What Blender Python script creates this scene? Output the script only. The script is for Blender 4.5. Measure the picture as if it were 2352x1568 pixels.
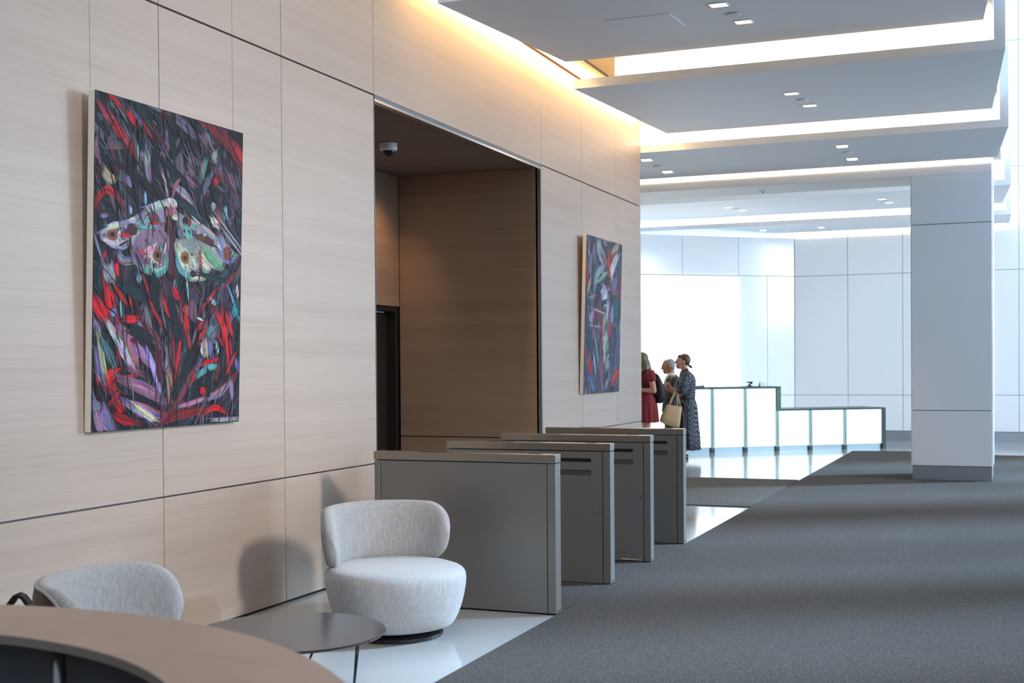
import bpy, bmesh, math, random
from mathutils import Vector, Matrix

# ------------------------------------------------------------------ camera, world, light, exposure
SC = bpy.context.scene
COL = SC.collection
for _o in list(bpy.data.objects):
    bpy.data.objects.remove(_o, do_unlink=True)

cam_d = bpy.data.cameras.new('camera')
cam = bpy.data.objects.new('camera', cam_d)
COL.objects.link(cam)
YAW, PITCH, ROLL, FPX, CYPX = -0.378316495, -0.0138632357, 0.00762513567, 2891.71, 880.41
_f = Vector((math.sin(YAW) * math.cos(PITCH), math.cos(YAW) * math.cos(PITCH), math.sin(PITCH)))
_r = Vector((math.cos(YAW), -math.sin(YAW), 0))
_d = _f.cross(_r)
_c, _s = math.cos(ROLL), math.sin(ROLL)
_right, _down = _c * _r + _s * _d, -_s * _r + _c * _d
cam.matrix_world = Matrix(((_right.x, -_down.x, -_f.x, 4.245), (_right.y, -_down.y, -_f.y, 0.0),
                           (_right.z, -_down.z, -_f.z, 1.48), (0, 0, 0, 1)))
cam_d.sensor_width = 36
cam_d.lens = FPX * 36 / 2352
cam_d.shift_y = (CYPX - 784) / 2352
cam_d.clip_end = 300
cam_d.dof.use_dof = True
cam_d.dof.focus_distance = 8.6
cam_d.dof.aperture_fstop = 4.5
SC.camera = cam

world = bpy.data.worlds.new('world')
SC.world = world
world.use_nodes = True
_bg = world.node_tree.nodes['Background']
_bg.inputs[0].default_value = (0.47, 0.70, 1.0, 1)
_bg.inputs[1].default_value = 6.0

def lamp(name, kind, loc, target, energy, color, **kw):
    d = bpy.data.lights.new(name, kind)
    d.energy = energy
    d.color = color
    for k, v in kw.items():
        setattr(d, k, v)
    o = bpy.data.objects.new(name, d)
    COL.objects.link(o)
    o.location = loc
    o.rotation_euler = (Vector(target) - Vector(loc)).to_track_quat('-Z', 'Y').to_euler()
    return o

# low daylight from the right, through the tall glazing on that side of the atrium
lamp('sun', 'SUN', (24, 20, 16.4), (4, 8, 0), 19.0, (0.44, 0.70, 1.0), angle=math.radians(6))
# daylight through the tall window bays of the glazed side
lamp('near_bay_daylight', 'AREA', (11.7, 1.6, 5.0), (0, 6.9, 0.6), 66, (1.0, 0.95, 0.90), shape='RECTANGLE', size=0.9, size_y=1.1, spread=math.radians(38))
lamp('middle_bay_daylight', 'AREA', (11.7, 16.2, 3.6), (0, 6.5, 1.9), 950, (0.80, 0.90, 1.0), shape='RECTANGLE', size=2.4, size_y=3.0)
lamp('far_bay_daylight', 'AREA', (11.7, 21.3, 5.0), (4, 24, 3.0), 620, (1.0, 0.99, 0.95), shape='RECTANGLE', size=2.2, size_y=5.0)
# unseen overhead light, added to brighten the counter and seating
lamp('overhead_fill_light', 'AREA', (2.6, 2.8, 9.3), (2.6, 2.8, 0), 330, (1.0, 0.95, 0.9), shape='RECTANGLE', size=3.0, size_y=3.0)

vs = SC.view_settings
vs.view_transform = 'Standard'
vs.look = 'None'
vs.gamma = 1
vs.use_curve_mapping = False
vs.exposure = -0.66
SC.cycles.use_denoising = True
SC.cycles.max_bounces = 8
SC.cycles.diffuse_bounces = 5

# ------------------------------------------------------------------ materials
def srgb(h):
    if isinstance(h, str):
        h = [int(h[i:i + 2], 16) / 255 for i in (0, 2, 4)]
    return tuple(((c + 0.055) / 1.055) ** 2.4 if c > 0.04045 else c / 12.92 for c in h)

MATS = {}
def mat(name, color, rough=0.5, metal=0.0, spec=0.5, emit=None, emit_s=0.0, **kw):
    m = bpy.data.materials.new(name)
    m.use_nodes = True
    b = m.node_tree.nodes['Principled BSDF']
    c = srgb(color) if isinstance(color, str) else color
    b.inputs['Base Color'].default_value = (*c, 1)
    b.inputs['Roughness'].default_value = rough
    b.inputs['Metallic'].default_value = metal
    b.inputs['Specular IOR Level'].default_value = spec
    if emit is not None:
        e = srgb(emit) if isinstance(emit, str) else emit
        b.inputs['Emission Color'].default_value = (*e, 1)
        b.inputs['Emission Strength'].default_value = emit_s
    for k, v in kw.items():
        b.inputs[k].default_value = v
    MATS[name] = m
    return m

def N(m, kind, **props):
    n = m.node_tree.nodes.new(kind)
    for k, v in props.items():
        setattr(n, k, v)
    return n

def L(m, a, b):
    m.node_tree.links.new(a, b)

def bsdf(m):
    return m.node_tree.nodes['Principled BSDF']

def ramp(m, fac, stops):
    r = N(m, 'ShaderNodeValToRGB')
    el = r.color_ramp.elements
    while len(el) < len(stops):
        el.new(0.5)
    for e, (p, c) in zip(el, stops):
        e.position = p
        e.color = (*(srgb(c) if isinstance(c, str) else c), 1)
    L(m, fac, r.inputs[0])
    return r.outputs[0]

def noise(m, vec, scale, detail=3, rough=0.5, dist=0.0):
    n = N(m, 'ShaderNodeTexNoise')
    n.inputs['Scale'].default_value = scale
    n.inputs['Detail'].default_value = detail
    n.inputs['Roughness'].default_value = rough
    n.inputs['Distortion'].default_value = dist
    if vec is not None:
        L(m, vec, n.inputs['Vector'])
    return n.outputs[0]

def mapping(m, src, scale=(1, 1, 1), rot=(0, 0, 0)):
    mp = N(m, 'ShaderNodeMapping')
    mp.inputs['Scale'].default_value = scale
    mp.inputs['Rotation'].default_value = rot
    L(m, src, mp.inputs['Vector'])
    return mp.outputs[0]

def world_pos(m, randomise=0.0):
    g = N(m, 'ShaderNodeNewGeometry')
    out = g.outputs['Position']
    if randomise:
        oi = N(m, 'ShaderNodeObjectInfo')
        mul = N(m, 'ShaderNodeMath', operation='MULTIPLY')
        mul.inputs[1].default_value = randomise
        L(m, oi.outputs['Random'], mul.inputs[0])
        add = N(m, 'ShaderNodeVectorMath', operation='ADD')
        L(m, out, add.inputs[0])
        L(m, mul.outputs[0], add.inputs[1])
        out = add.outputs[0]
    return out

def obj_pos(m):
    return N(m, 'ShaderNodeTexCoord').outputs['Object']

def bump(m, h, strength, dist=0.002):
    b = N(m, 'ShaderNodeBump')
    b.inputs['Strength'].default_value = strength
    b.inputs['Distance'].default_value = dist
    L(m, h, b.inputs['Height'])
    L(m, b.outputs[0], bsdf(m).inputs['Normal'])

def mixc(m, fac, a, b, mode='MIX'):
    x = N(m, 'ShaderNodeMix', data_type='RGBA', blend_type=mode)
    for sock, v in ((x.inputs[0], fac), (x.inputs[6], a), (x.inputs[7], b)):
        if hasattr(v, 'is_output'):
            L(m, v, sock)
        elif isinstance(v, (int, float)):
            sock.default_value = v
        else:
            sock.default_value = (*(srgb(v) if isinstance(v, str) else v), 1)
    return x.outputs[2]

def wood(name, dark, mid, light, axis_scale, rough=0.42):
    m = mat(name, mid, rough)
    p = world_pos(m, 37.0)
    v1 = mapping(m, p, axis_scale)
    broad = noise(m, mapping(m, p, tuple(s * 0.16 for s in axis_scale)), 1.0, 3, 0.55, 0.4)
    fine = noise(m, v1, 1.0, 5, 0.62, 0.25)
    hair = noise(m, mapping(m, p, tuple(s * 3.2 for s in axis_scale)), 1.0, 2, 0.5)
    c1 = ramp(m, fine, [(0.25, dark), (0.5, mid), (0.78, light)])
    c2 = ramp(m, broad, [(0.3, dark), (0.52, mid), (0.72, light)])
    c = mixc(m, 0.5, c1, c2)
    h = ramp(m, hair, [(0.34, (0.90, 0.89, 0.88)), (0.46, (1, 1, 1)), (1, (1, 1, 1))])
    c = mixc(m, 0.55, c, h, 'MULTIPLY')
    L(m, c, bsdf(m).inputs['Base Color'])
    bump(m, fine, 0.05, 0.001)
    return m

OAK = wood('bleached_oak', 'ab9888', 'b5a394', 'beac9f', (3, 0.7, 64))
OAK_SHADED = wood('bleached_oak_shaded', '92755d', '9d8068', 'a88b72', (0.7, 3, 64))  # same oak, darkened in colour to imitate the shade of the recess
COUNTER = wood('counter_laminate', 'a48d7d', 'ad9787', 'b5a091', (1.6, 3, 30), 0.5)
JOINT = mat('joint_metal', '5b6068', 0.4, 0.7)
SEAM = mat('seam_line', '6f5f52', 0.7)
STEEL = mat('trim_steel', 'c9ced6', 0.22, 1.0)
GATE = mat('gate_metal', '7d7a76', 0.36, 0.5)
GATE_SHADED = mat('gate_metal_shaded', '4c4a48', 0.5, 0.3)  # gate metal darkened in colour to imitate shade inside the vent
GATE_CAP = mat('gate_cap_metal', '9b948c', 0.30, 0.85)
BLACK = mat('black_slot', '08080a', 0.5)
WHITE = mat('white_paint', 'f2f1f0', 0.6)
SLAB = mat('slab_paint', 'f4f7fb', 0.62)
PANEL_W = mat('white_glass_panel', 'f0f4f6', 0.12, 0, 0.5)
COLUMN_W = mat('column_glass', 'eef2f5', 0.16, 0, 0.5)
COL_JOINT = mat('column_joint', '9a968c', 0.5)
PLINTH = mat('plinth_metal', 'a6aab0', 0.3, 0.6)
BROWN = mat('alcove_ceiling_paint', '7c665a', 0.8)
BRONZE = mat('bronze_door', '4a3a2f', 0.35, 0.4)
DARKFRAME = mat('dark_frame', '33302e', 0.4, 0.5)
LED = mat('cove_led', 'ffffff', 0.5, emit=(1.0, 0.82, 0.60), emit_s=110)
TUBE = mat('linear_lamp', 'ffffff', 0.5, emit=(1.0, 0.68, 0.34), emit_s=95)
SPOT = mat('downlight_lens', 'ffffff', 0.5, emit=(1.0, 0.95, 0.86), emit_s=6)
SCREEN = mat('luminous_glass', 'ffffff', 0.2, emit=(0.97, 1.0, 0.97), emit_s=2.6)
DESKGLASS = mat('lit_desk_glass', 'ffffff', 0.15, emit=(0.90, 1.0, 0.93), emit_s=1.05)
DESKDARK = mat('desk_dark_metal', '3a4a48', 0.35, 0.4)
DESKSTEEL = mat('desk_steel', 'a9b8ba', 0.3, 0.8)
GREENEDGE = mat('desk_green_glass', '4f6f5c', 0.25)
GREY = mat('grey_plastic', '6d6f72', 0.5)
DARKGREY = mat('dark_grey_panel', '3b3b3c', 0.55)
LEATHER = mat('brown_leather', '4b3524', 0.5)
TABLEBLK = mat('table_black', '2e2d2e', 0.16)
BASEBLK = mat('base_black', '101012', 0.4)
CANVAS = mat('canvas_side', 'f0e6d6', 0.8)
CAMW = mat('camera_white', 'e6e8e8', 0.45)
DOME = mat('camera_dome', '0d1420', 0.06)
SKIN1 = mat('skin_light', 'c98f76', 0.5)
SKIN2 = mat('skin_tan', 'a8714f', 0.5)
RED = mat('red_dress', '7c0f1c', 0.75)
SUIT = mat('suit_charcoal', '35302e', 0.8)
SHIRT = mat('white_shirt', 'e4e2da', 0.7)
PACK = mat('backpack_black', '12171b', 0.6)
TOTE = mat('tote_tan', 'c3a27c', 0.55)
NAVY = mat('navy_collar', '15171f', 0.7)
SHOE = mat('shoe_black', '111113', 0.4)
PAPER = mat('paper', 'eceff2', 0.6)
GLASS_D = mat('facade_mullion', '7e858c', 0.4, 0.6)
TAUPE = mat('taupe_wall', '948b83', 0.7)
GROUND = mat('pavement', 'd9dcdf', 0.9)

def hair_mat(name, a, b):
    m = mat(name, a, 0.45)
    L(m, ramp(m, noise(m, mapping(m, obj_pos(m), (70, 70, 6)), 1.0, 2), [(0.35, a), (0.65, b)]), bsdf(m).inputs['Base Color'])
    return m
HAIR_BLOND = hair_mat('hair_dark_blonde', '3d3424', '8a7858')
HAIR_BROWN = hair_mat('hair_brown', '38220f', '5e3c22')
HAIR_GREY = hair_mat('hair_grey', '75777a', 'b0b0ae')

def _stone():
    m = mat('polished_stone', 'dcdee2', 0.10, 0, 0.6)
    p = world_pos(m)
    n1 = noise(m, p, 260, 2)
    n2 = noise(m, p, 1.2, 3)
    c = ramp(m, n1, [(0.35, '93918f'), (0.5, 'a19f9c'), (0.7, 'b0aeab')])
    c = mixc(m, 0.35, c, ramp(m, n2, [(0.3, '9a9896'), (0.7, 'aba9a6')]))
    L(m, c, bsdf(m).inputs['Base Color'])
    return m
STONE = _stone()

def _carpet(name, tint):
    m = mat(name, '77777a', 0.95, 0, 0.15)
    p = world_pos(m)
    n1 = noise(m, p, 115, 3, 0.75)
    n2 = noise(m, mapping(m, p, (170, 45, 60), (0, 0, 0.9)), 1.0, 2, 0.6)
    n3 = noise(m, p, 0.9, 2)
    c = ramp(m, n1, [(0.30, (0.022 * tint[0], 0.022 * tint[1], 0.024 * tint[2])), (0.5, (0.062 * tint[0], 0.060 * tint[1], 0.058 * tint[2])), (0.72, (0.20 * tint[0], 0.193 * tint[1], 0.186 * tint[2]))])
    c = mixc(m, 0.6, c, ramp(m, n2, [(0.32, (0.40, 0.40, 0.40)), (0.66, (1.35, 1.35, 1.35))]), 'MULTIPLY')
    c = mixc(m, 0.25, c, ramp(m, n3, [(0.3, (0.8, 0.8, 0.8)), (0.7, (1, 1, 1))]), 'MULTIPLY')
    L(m, c, bsdf(m).inputs['Base Color'])
    bsdf(m).inputs['Sheen Weight'].default_value = 0.04
    bump(m, n1, 0.7, 0.006)
    return m
CARPET = _carpet('grey_carpet', (0.66, 0.58, 0.50))
MATC = _carpet('entrance_mat', (0.95, 0.87, 0.74))

def _fabric():
    m = mat('woven_wool', 'c9c7c5', 0.95, 0, 0.2)
    p = obj_pos(m)
    st = noise(m, mapping(m, p, (130, 130, 8)), 1.0, 3, 0.6)
    sp = noise(m, p, 330, 2)
    c = ramp(m, st, [(0.3, '838180'), (0.5, '9c9a99'), (0.7, 'b0aeac')])
    tw = noise(m, mapping(m, p, (420, 420, 90), (0.5, 0.5, 0)), 1.0, 1)
    c = mixc(m, 0.25, c, ramp(m, tw, [(0.35, '8a8888'), (0.65, 'c8c6c4')]))
    c = mixc(m, 0.35, c, ramp(m, sp, [(0.35, '726f6d'), (0.6, 'bdbab6')]))
    L(m, c, bsdf(m).inputs['Base Color'])
    bsdf(m).inputs['Sheen Weight'].default_value = 0.25
    bump(m, sp, 0.35, 0.003)
    return m
FABRIC = _fabric()

def _dots():
    m = mat('dotted_cotton', '23262f', 0.8)
    p = obj_pos(m)
    v = N(m, 'ShaderNodeTexVoronoi')
    v.inputs['Scale'].default_value = 52
    v.inputs['Randomness'].default_value = 0.12
    L(m, mapping(m, p, (1, 1, 1), (0.3, 0.2, 0.75)), v.inputs['Vector'])
    L(m, ramp(m, v.outputs['Distance'], [(0.24, 'b9c2cc'), (0.36, '20242e')]), bsdf(m).inputs['Base Color'])
    return m
DOTS = _dots()

def _speck():
    m = MATS['table_black']
    n = noise(m, obj_pos(m), 55, 2)
    L(m, ramp(m, n, [(0.0, '2b2a2b'), (0.76, '333132'), (0.80, '8c8a88')]), bsdf(m).inputs['Base Color'])
_speck()

def _paint():
    m = mat('oil_paint', '222228', 0.55, 0, 0.18)
    a = N(m, 'ShaderNodeVertexColor', layer_name='paint')
    n = noise(m, mapping(m, obj_pos(m), (1, 60, 26)), 1.0, 4, 0.7, 0.6)
    c = mixc(m, 0.55, a.outputs[0], ramp(m, n, [(0.3, (0.55, 0.55, 0.58)), (0.5, (1, 1, 1)), (0.75, (1.25, 1.22, 1.25))]), 'MULTIPLY')
    L(m, c, bsdf(m).inputs['Base Color'])
    bump(m, n, 0.15, 0.001)
    return m
PAINT = _paint()

# ------------------------------------------------------------------ mesh helpers
def link(name, me, m=None, parent=None, loc=(0, 0, 0), smooth=False):
    o = bpy.data.objects.new(name, me)
    COL.objects.link(o)
    o.location = loc
    if m is not None:
        me.materials.append(m)
    if parent is not None:
        o.parent = parent
    if smooth:
        for p in me.polygons:
            p.use_smooth = True
    return o

def from_bm(name, bm, m=None, parent=None, loc=(0, 0, 0), smooth=False):
    bmesh.ops.recalc_face_normals(bm, faces=bm.faces[:])
    me = bpy.data.meshes.new(name)
    bm.to_mesh(me)
    bm.free()
    return link(name, me, m, parent, loc, smooth)

def bm_box(bm, x0, x1, y0, y1, z0, z1, bevel=0.0, seg=1):
    r = bmesh.ops.create_cube(bm, size=1)
    vs_ = r['verts']
    for v in vs_:
        v.co = Vector((x0 + (v.co.x + .5) * (x1 - x0), y0 + (v.co.y + .5) * (y1 - y0), z0 + (v.co.z + .5) * (z1 - z0)))
    if bevel > 0:
        es = list({e for v in vs_ for e in v.link_edges})
        bmesh.ops.bevel(bm, geom=es, offset=bevel, segments=seg, affect='EDGES', profile=0.5)

def box(name, x0, x1, y0, y1, z0, z1, m, parent=None, bevel=0.0, seg=1, centre=False):
    bm = bmesh.new()
    if centre:
        cx, cy, cz = (x0 + x1) / 2, (y0 + y1) / 2, (z0 + z1) / 2
        bm_box(bm, x0 - cx, x1 - cx, y0 - cy, y1 - cy, z0 - cz, z1 - cz, bevel, seg)
        return from_bm(name, bm, m, parent, (cx, cy, cz))
    bm_box(bm, x0, x1, y0, y1, z0, z1, bevel, seg)
    return from_bm(name, bm, m, parent)

def bm_prism(bm, pts, z0, z1):
    """vertical prism from a plan polygon; z0/z1 numbers or per-point lists"""
    n = len(pts)
    zl = z0 if isinstance(z0, (list, tuple)) else [z0] * n
    zh = z1 if isinstance(z1, (list, tuple)) else [z1] * n
    a = [bm.verts.new((p[0], p[1], z)) for p, z in zip(pts, zl)]
    b = [bm.verts.new((p[0], p[1], z)) for p, z in zip(pts, zh)]
    bm.faces.new(a[::-1])
    bm.faces.new(b)
    for i in range(n):
        j = (i + 1) % n
        bm.faces.new((a[i], a[j], b[j], b[i]))

def prism(name, pts, z0, z1, m, parent=None):
    bm = bmesh.new()
    bm_prism(bm, pts, z0, z1)
    return from_bm(name, bm, m, parent)

def bm_lathe(bm, prof, n=40, c=(0, 0)):
    rings = []
    for r, z in prof:
        rings.append([bm.verts.new((c[0] + r * math.cos(2 * math.pi * i / n), c[1] + r * math.sin(2 * math.pi * i / n), z)) for i in range(n)])
    for a, b in zip(rings, rings[1:]):
        for i in range(n):
            j = (i + 1) % n
            bm.faces.new((a[i], a[j], b[j], b[i]))
    bm.faces.new(rings[0][::-1])
    bm.faces.new(rings[-1])

def bm_tube(bm, pts, rad, n=10, caps=True):
    pts = [Vector(p) for p in pts]
    rads = rad if isinstance(rad, (list, tuple)) else [rad] * len(pts)
    rings = []
    up = Vector((0.13, 0.21, 1)).normalized()
    prev = None
    for i, p in enumerate(pts):
        t = (pts[min(i + 1, len(pts) - 1)] - pts[max(i - 1, 0)]).normalized()
        if prev is None:
            prev = t.cross(up)
            if prev.length < 1e-4:
                prev = t.cross(Vector((1, 0, 0)))
        a = (prev - t * prev.dot(t)).normalized()
        prev = a
        b = t.cross(a)
        rings.append([bm.verts.new(p + rads[i] * (math.cos(2 * math.pi * k / n) * a + math.sin(2 * math.pi * k / n) * b)) for k in range(n)])
    for a, b in zip(rings, rings[1:]):
        for i in range(n):
            j = (i + 1) % n
            bm.faces.new((a[i], a[j], b[j], b[i]))
    if caps:
        bm.faces.new(rings[0][::-1])
        bm.faces.new(rings[-1])

def bm_loft(bm, rings, close=True, cap=True):
    vr = [[bm.verts.new(p) for p in r] for r in rings]
    n = len(vr[0])
    for a, b in zip(vr, vr[1:]):
        for i in range(n if close else n - 1):
            j = (i + 1) % n
            bm.faces.new((a[i], a[j], b[j], b[i]))
    if cap and close:
        bm.faces.new(vr[0][::-1])
        bm.faces.new(vr[-1])

def thing(name, label, cat, loc=(0, 0, 0), rotz=0.0, group=None):
    o = bpy.data.objects.new(name, None)
    COL.objects.link(o)
    o.empty_display_size = 0.1
    o.location = loc
    o.rotation_euler = (0, 0, rotz)
    return tag(o, label, cat, group)

def tag(o, label, cat, group=None):
    o['label'] = label
    o['category'] = cat
    if group:
        o['group'] = group
    return o

def struct(o, label=None):
    o['kind'] = 'structure'
    if label:
        o['label'] = label
    return o

def copy_tree(o, parent=None):
    c = o.copy()
    COL.objects.link(c)
    c.parent = parent
    for ch in list(o.children):
        copy_tree(ch, c)
    return c

def smoothed(o, levels=2):
    s = o.modifiers.new('subdivision', 'SUBSURF')
    s.levels = s.render_levels = levels
    for p in o.data.polygons:
        p.use_smooth = True
    return o

# ------------------------------------------------------------------ floor and carpets
struct(box('floor', -8, 12.2, -7.2, 26, -0.2, 0, STONE), 'polished pale stone floor')
struct(box('floor', 12.2, 70, -50, 70, -0.25, -0.05, GROUND), 'pavement outside the glazing')

c = prism('carpet', [(1.735, -7), (12.0, -7), (12.0, 21.35), (4.1, 21.4), (2.55, 22.0), (1.735, 21.85)], 0.0, 0.007, CARPET)
tag(c, 'wide charcoal grey carpet running from the foreground past the white column', 'carpet')
for x0, x1, y in ((4.05, 11.9, 16.85), (1.75, 11.9, 7.35), (1.75, 11.9, 12.1), (2.0, 11.9, 9.75)):
    box('seam', x0, x1, y, y + 0.004, 0.0068, 0.0074, DARKGREY, c)
c = box('carpet', 0.25, 1.728, 7.03, 10.17, 0.0, 0.0065, CARPET, bevel=0.002)
tag(c, 'charcoal carpet strip between and beneath the four metal gates', 'carpet')
c = box('entrance_mat', -5.0, 1.725, 13.02, 16.15, 0.0, 0.012, MATC, bevel=0.004)
tag(c, 'brownish grey mat crossing the glossy floor behind the gates', 'mat')
box('edge_strip', -5.0, 1.725, 12.985, 13.02, 0.0, 0.011, BASEBLK, c)

# ------------------------------------------------------------------ left wall of oak panels
bm = bmesh.new()
bm_box(bm, -0.14, -0.03, -6.6, 8.04, 0, 9.4)
bm_box(bm, -0.14, -0.03, 11.49, 15.0, 0, 9.4)
bm_box(bm, -0.14, -0.03, 8.04, 11.49, 3.43, 9.4)
wall_left = struct(from_bm('wall_left', bm, JOINT), 'left wall clad in pale bleached oak panels')
G = 0.0028
def oak_panel(y0, y1, z0, z1, name='panel'):
    return box(name, -0.03, 0, y0 + G, y1 - G, z0, z1, OAK, wall_left, 0.0015, centre=True)
ye = [8.04 - 1.2225 * k for k in range(13)][::-1]
ye[-1] = 8.04; ye[-2] = 6.812; ye[-3] = 5.594; ye[-4] = 4.375
for a, b in zip(ye, ye[1:]):
    oak_panel(a, b, 0.016, 0.784)
    oak_panel(a, b, 0.793, 3.422)
    oak_panel(a, b, 3.433, 5.9)
    oak_panel(a, b, 5.91, 9.38)
oak_panel(8.04, 11.49, 3.433, 4.50)
yr = [11.49, 12.72, 13.96, 15.0]
for a, b in zip(yr, yr[1:]):
    oak_panel(a, b, 0.016, 0.784)
    oak_panel(a, b, 0.793, 3.422)
    oak_panel(a, b, 3.433, 4.50)
for y, z0, z1 in ((5.05, 2.0, 3.42), (6.28, 2.0, 3.42), (6.28, 3.435, 5.9), (14.06, 0.8, 4.5)):
    box('seam', -0.001, 0.0004, y - 0.0014, y + 0.0014, z0, z1, SEAM, wall_left)
box('base_gap', -0.03, -0.008, -6.6, 8.04, 0, 0.016, BLACK, wall_left)
box('base_gap', -0.03, -0.008, 11.49, 15.0, 0, 0.016, BLACK, wall_left)
struct(box('wall_core_end', -6.5, -0.03, 14.93, 15.0, 0, 9.4, OAK), 'end return of the oak wall')
struct(box('trim_1', -0.03, 0.035, 8.5, 14.95, 4.50, 4.56, mat('wall_top_channel', '6a4f38', 0.6)), 'dark channel along the top of the oak wall')

# recess in the oak wall
bm = bmesh.new()
bm_box(bm, -1.62, -0.14, 11.49, 11.6, 0, 3.6)
bm_box(bm, -1.62, -0.14, 7.9, 8.04, 0, 3.6)
bm_box(bm, -1.70, -1.56, 8.04, 10.2, 0, 3.6)
bm_box(bm, -1.70, -1.56, 11.44, 11.6, 0, 3.6)
bm_box(bm, -1.70, -1.56, 10.2, 11.44, 2.09, 3.6)
bm_box(bm, -2.05, -1.95, 9.9, 11.6, 0, 2.6)
alc = struct(from_bm('wall_alcove', bm, DARKFRAME), 'oak clad walls of the dim recess')
box('panel', -1.53, -0.03, 11.462, 11.492, 0.016, 0.772, OAK_SHADED, alc, 0.0015, centre=True)
box('panel', -1.53, -0.03, 11.462, 11.492, 0.781, 3.40, OAK_SHADED, alc, 0.0015, centre=True)
box('panel', -1.56, -1.53, 10.2, 11.455, 2.09, 3.40, OAK_SHADED, alc, 0.0015, centre=True)
box('panel', -1.56, -1.53, 8.06, 10.195, 0.016, 3.40, OAK_SHADED, alc, 0.0015, centre=True)
box('panel', -1.53, -0.16, 8.04, 8.06, 0.016, 3.40, OAK_SHADED, alc, 0.0015, centre=True)
struct(box('ceiling', -1.7, -0.03, 8.0, 11.6, 3.402, 3.6, BROWN), 'brown ceiling of the recess')
d = struct(bpy.data.objects.new('door_1', None), 'dark bronze door in the back of the recess')
COL.objects.link(d); d.location = (-1.56, 10.83, 0)
def dl(name, x0, x1, y0, y1, z0, z1, m):
    return box(name, x0 + 1.56, x1 + 1.56, y0 - 10.83, y1 - 10.83, z0, z1, m, d, 0.002)
dl('door_leaf', -1.69, -1.65, 10.26, 11.40, 0.01, 2.03, BRONZE)
dl('door_frame', -1.66, -1.545, 11.40, 11.445, 0, 2.085, DARKFRAME)
dl('door_frame', -1.66, -1.545, 10.2, 10.245, 0, 2.085, DARKFRAME)
dl('door_frame', -1.66, -1.545, 10.245, 11.40, 2.035, 2.085, DARKFRAME)
dl('peephole', -1.652, -1.646, 11.08, 11.092, 1.935, 1.947, BLACK)
# steel lining of the opening
t2 = struct(box('trim_2', -0.05, 0.003, 8.045, 11.46, 3.384, 3.402, STEEL), 'brushed steel strip along the head of the recess')
box('reveal', -0.035, 0.002, 8.045, 11.49, 3.403, 3.43, JOINT, t2)
t3 = struct(box('trim_3', -0.05, 0.003, 11.462, 11.474, 0, 3.40, STEEL), 'brushed steel edge at the far side of the recess')
box('reveal', -0.04, 0.001, 11.475, 11.489, 0, 3.42, JOINT, t3)
t4 = struct(box('trim_4', -0.05, 0.001, 8.042, 8.048, 0, 3.40, JOINT), 'steel edge at the near side of the recess')
lamp('alcove_downlight', 'SPOT', (-0.95, 10.75, 3.38), (-1.55, 10.95, 2.3), 60, (1.0, 0.62, 0.32), spot_size=math.radians(80), spot_blend=0.9, shadow_soft_size=0.05)

# ------------------------------------------------------------------ ceilings
struct(box('ceiling', -8, 4.12, 8.3, 26, 5.0, 5.1, WHITE), 'plenum above the ceiling slabs')
struct(box('ceiling', 4.12, 12.2, -7.2, 26, 9.5, 9.6, WHITE), 'high white atrium ceiling')
struct(box('ceiling', -0.2, 4.12, -7.2, 8.3, 9.5, 9.6, WHITE), 'high white ceiling above the seating')
struct(box('wall_soffit', -0.02, 4.1, 8.30, 8.40, 4.35, 9.5, WHITE), 'front face of the lowered ceiling')
struct(box('wall_soffit_side', 4.0, 4.1, 8.40, 25.2, 4.42, 9.5, WHITE), 'white side face of the lowered ceiling')
cav = struct(box('ceiling', 0.036, 0.757, 8.42, 14.9, 4.53, 4.6, mat('cavity_paint', 'e0cfae', 0.7)), 'warm lit slot ceiling beside the oak wall')
box('slot', 0.265, 0.292, 8.45, 14.9, 4.524, 4.531, BLACK, cav)

def slab(front, back, label, left, right, lip=0.086, led=True, fin=True, riser_left=None):
    """front=(y,z) back=(y,z) of the underside; left/right=(x_front,x_back)"""
    y0, z0 = front
    y1, z1 = back
    bm = bmesh.new()
    yl = y0 + 0.045
    zt = z0 + lip
    zf = z0 + (z1 - z0) * 0.045 / (y1 - y0)
    xr = right[0] + (right[1] - right[0]) * 0.045 / (y1 - y0)
    bm_prism(bm, [(left[0], y0), (right[0], y0), (xr, yl), (left[0], yl)], [z0, z0, zf, zf], zt)
    bm_prism(bm, [(left[0], yl), (xr, yl), (right[1], y1), (left[1], y1)], [zf, zf, z1, z1], [zt - 0.05, zt - 0.05, z1 + 0.05, z1 + 0.05])
    o = struct(from_bm('ceiling_slab', bm, SLAB), label)
    rl = riser_left if riser_left is not None else left[0] + 0.355
    if fin:
        box('end_fin', right[0] - 0.088, right[0], y0, y0 + 0.10, zt + 0.0005, 5.0, SLAB, o)
    box('riser', rl, right[0] - 0.09, y0 + 0.16, y0 + 0.2, zt - 0.06, 5.0, WHITE, o)
    if led:
        box('cove_light', rl + 0.02, right[0] - 0.12, y0 + 0.07, y0 + 0.10, zt - 0.045, zt - 0.03, LED, o)
    return o
SL = []
SL.append(slab((8.26, 4.092), (11.05, 4.285), 'nearest pale ceiling slab, cut by the top of the picture', (0.41, 0.41), (4.196, 4.03)))
SL.append(slab((11.30, 4.089), (14.75, 4.25), 'second pale ceiling slab, reaching over the oak wall', (0.404, 0.405), (4.196, 4.047)))
SL.append(slab((15.06, 4.096), (16.55, 3.992), 'third pale ceiling slab, just in front of the column', (-6.0, -6.0), (4.21, 4.078), riser_left=-6.0))
SL.append(slab((19.9, 4.083), (23.5, 4.24), 'fourth pale ceiling slab, behind the column', (-7.5, -7.5), (4.231, 4.09), riser_left=-7.5))
SL.append(slab((23.8, 4.078), (24.85, 4.03), 'last pale ceiling slab, against the far wall', (-7.5, -7.5), (4.235, 4.2), riser_left=-7.5))
beam = struct(box('ceiling_beam', -7.5, 4.014, 16.652, 17.52, 3.83, 5.0, WHITE, bevel=0.003), 'white beam meeting the top of the column')
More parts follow.
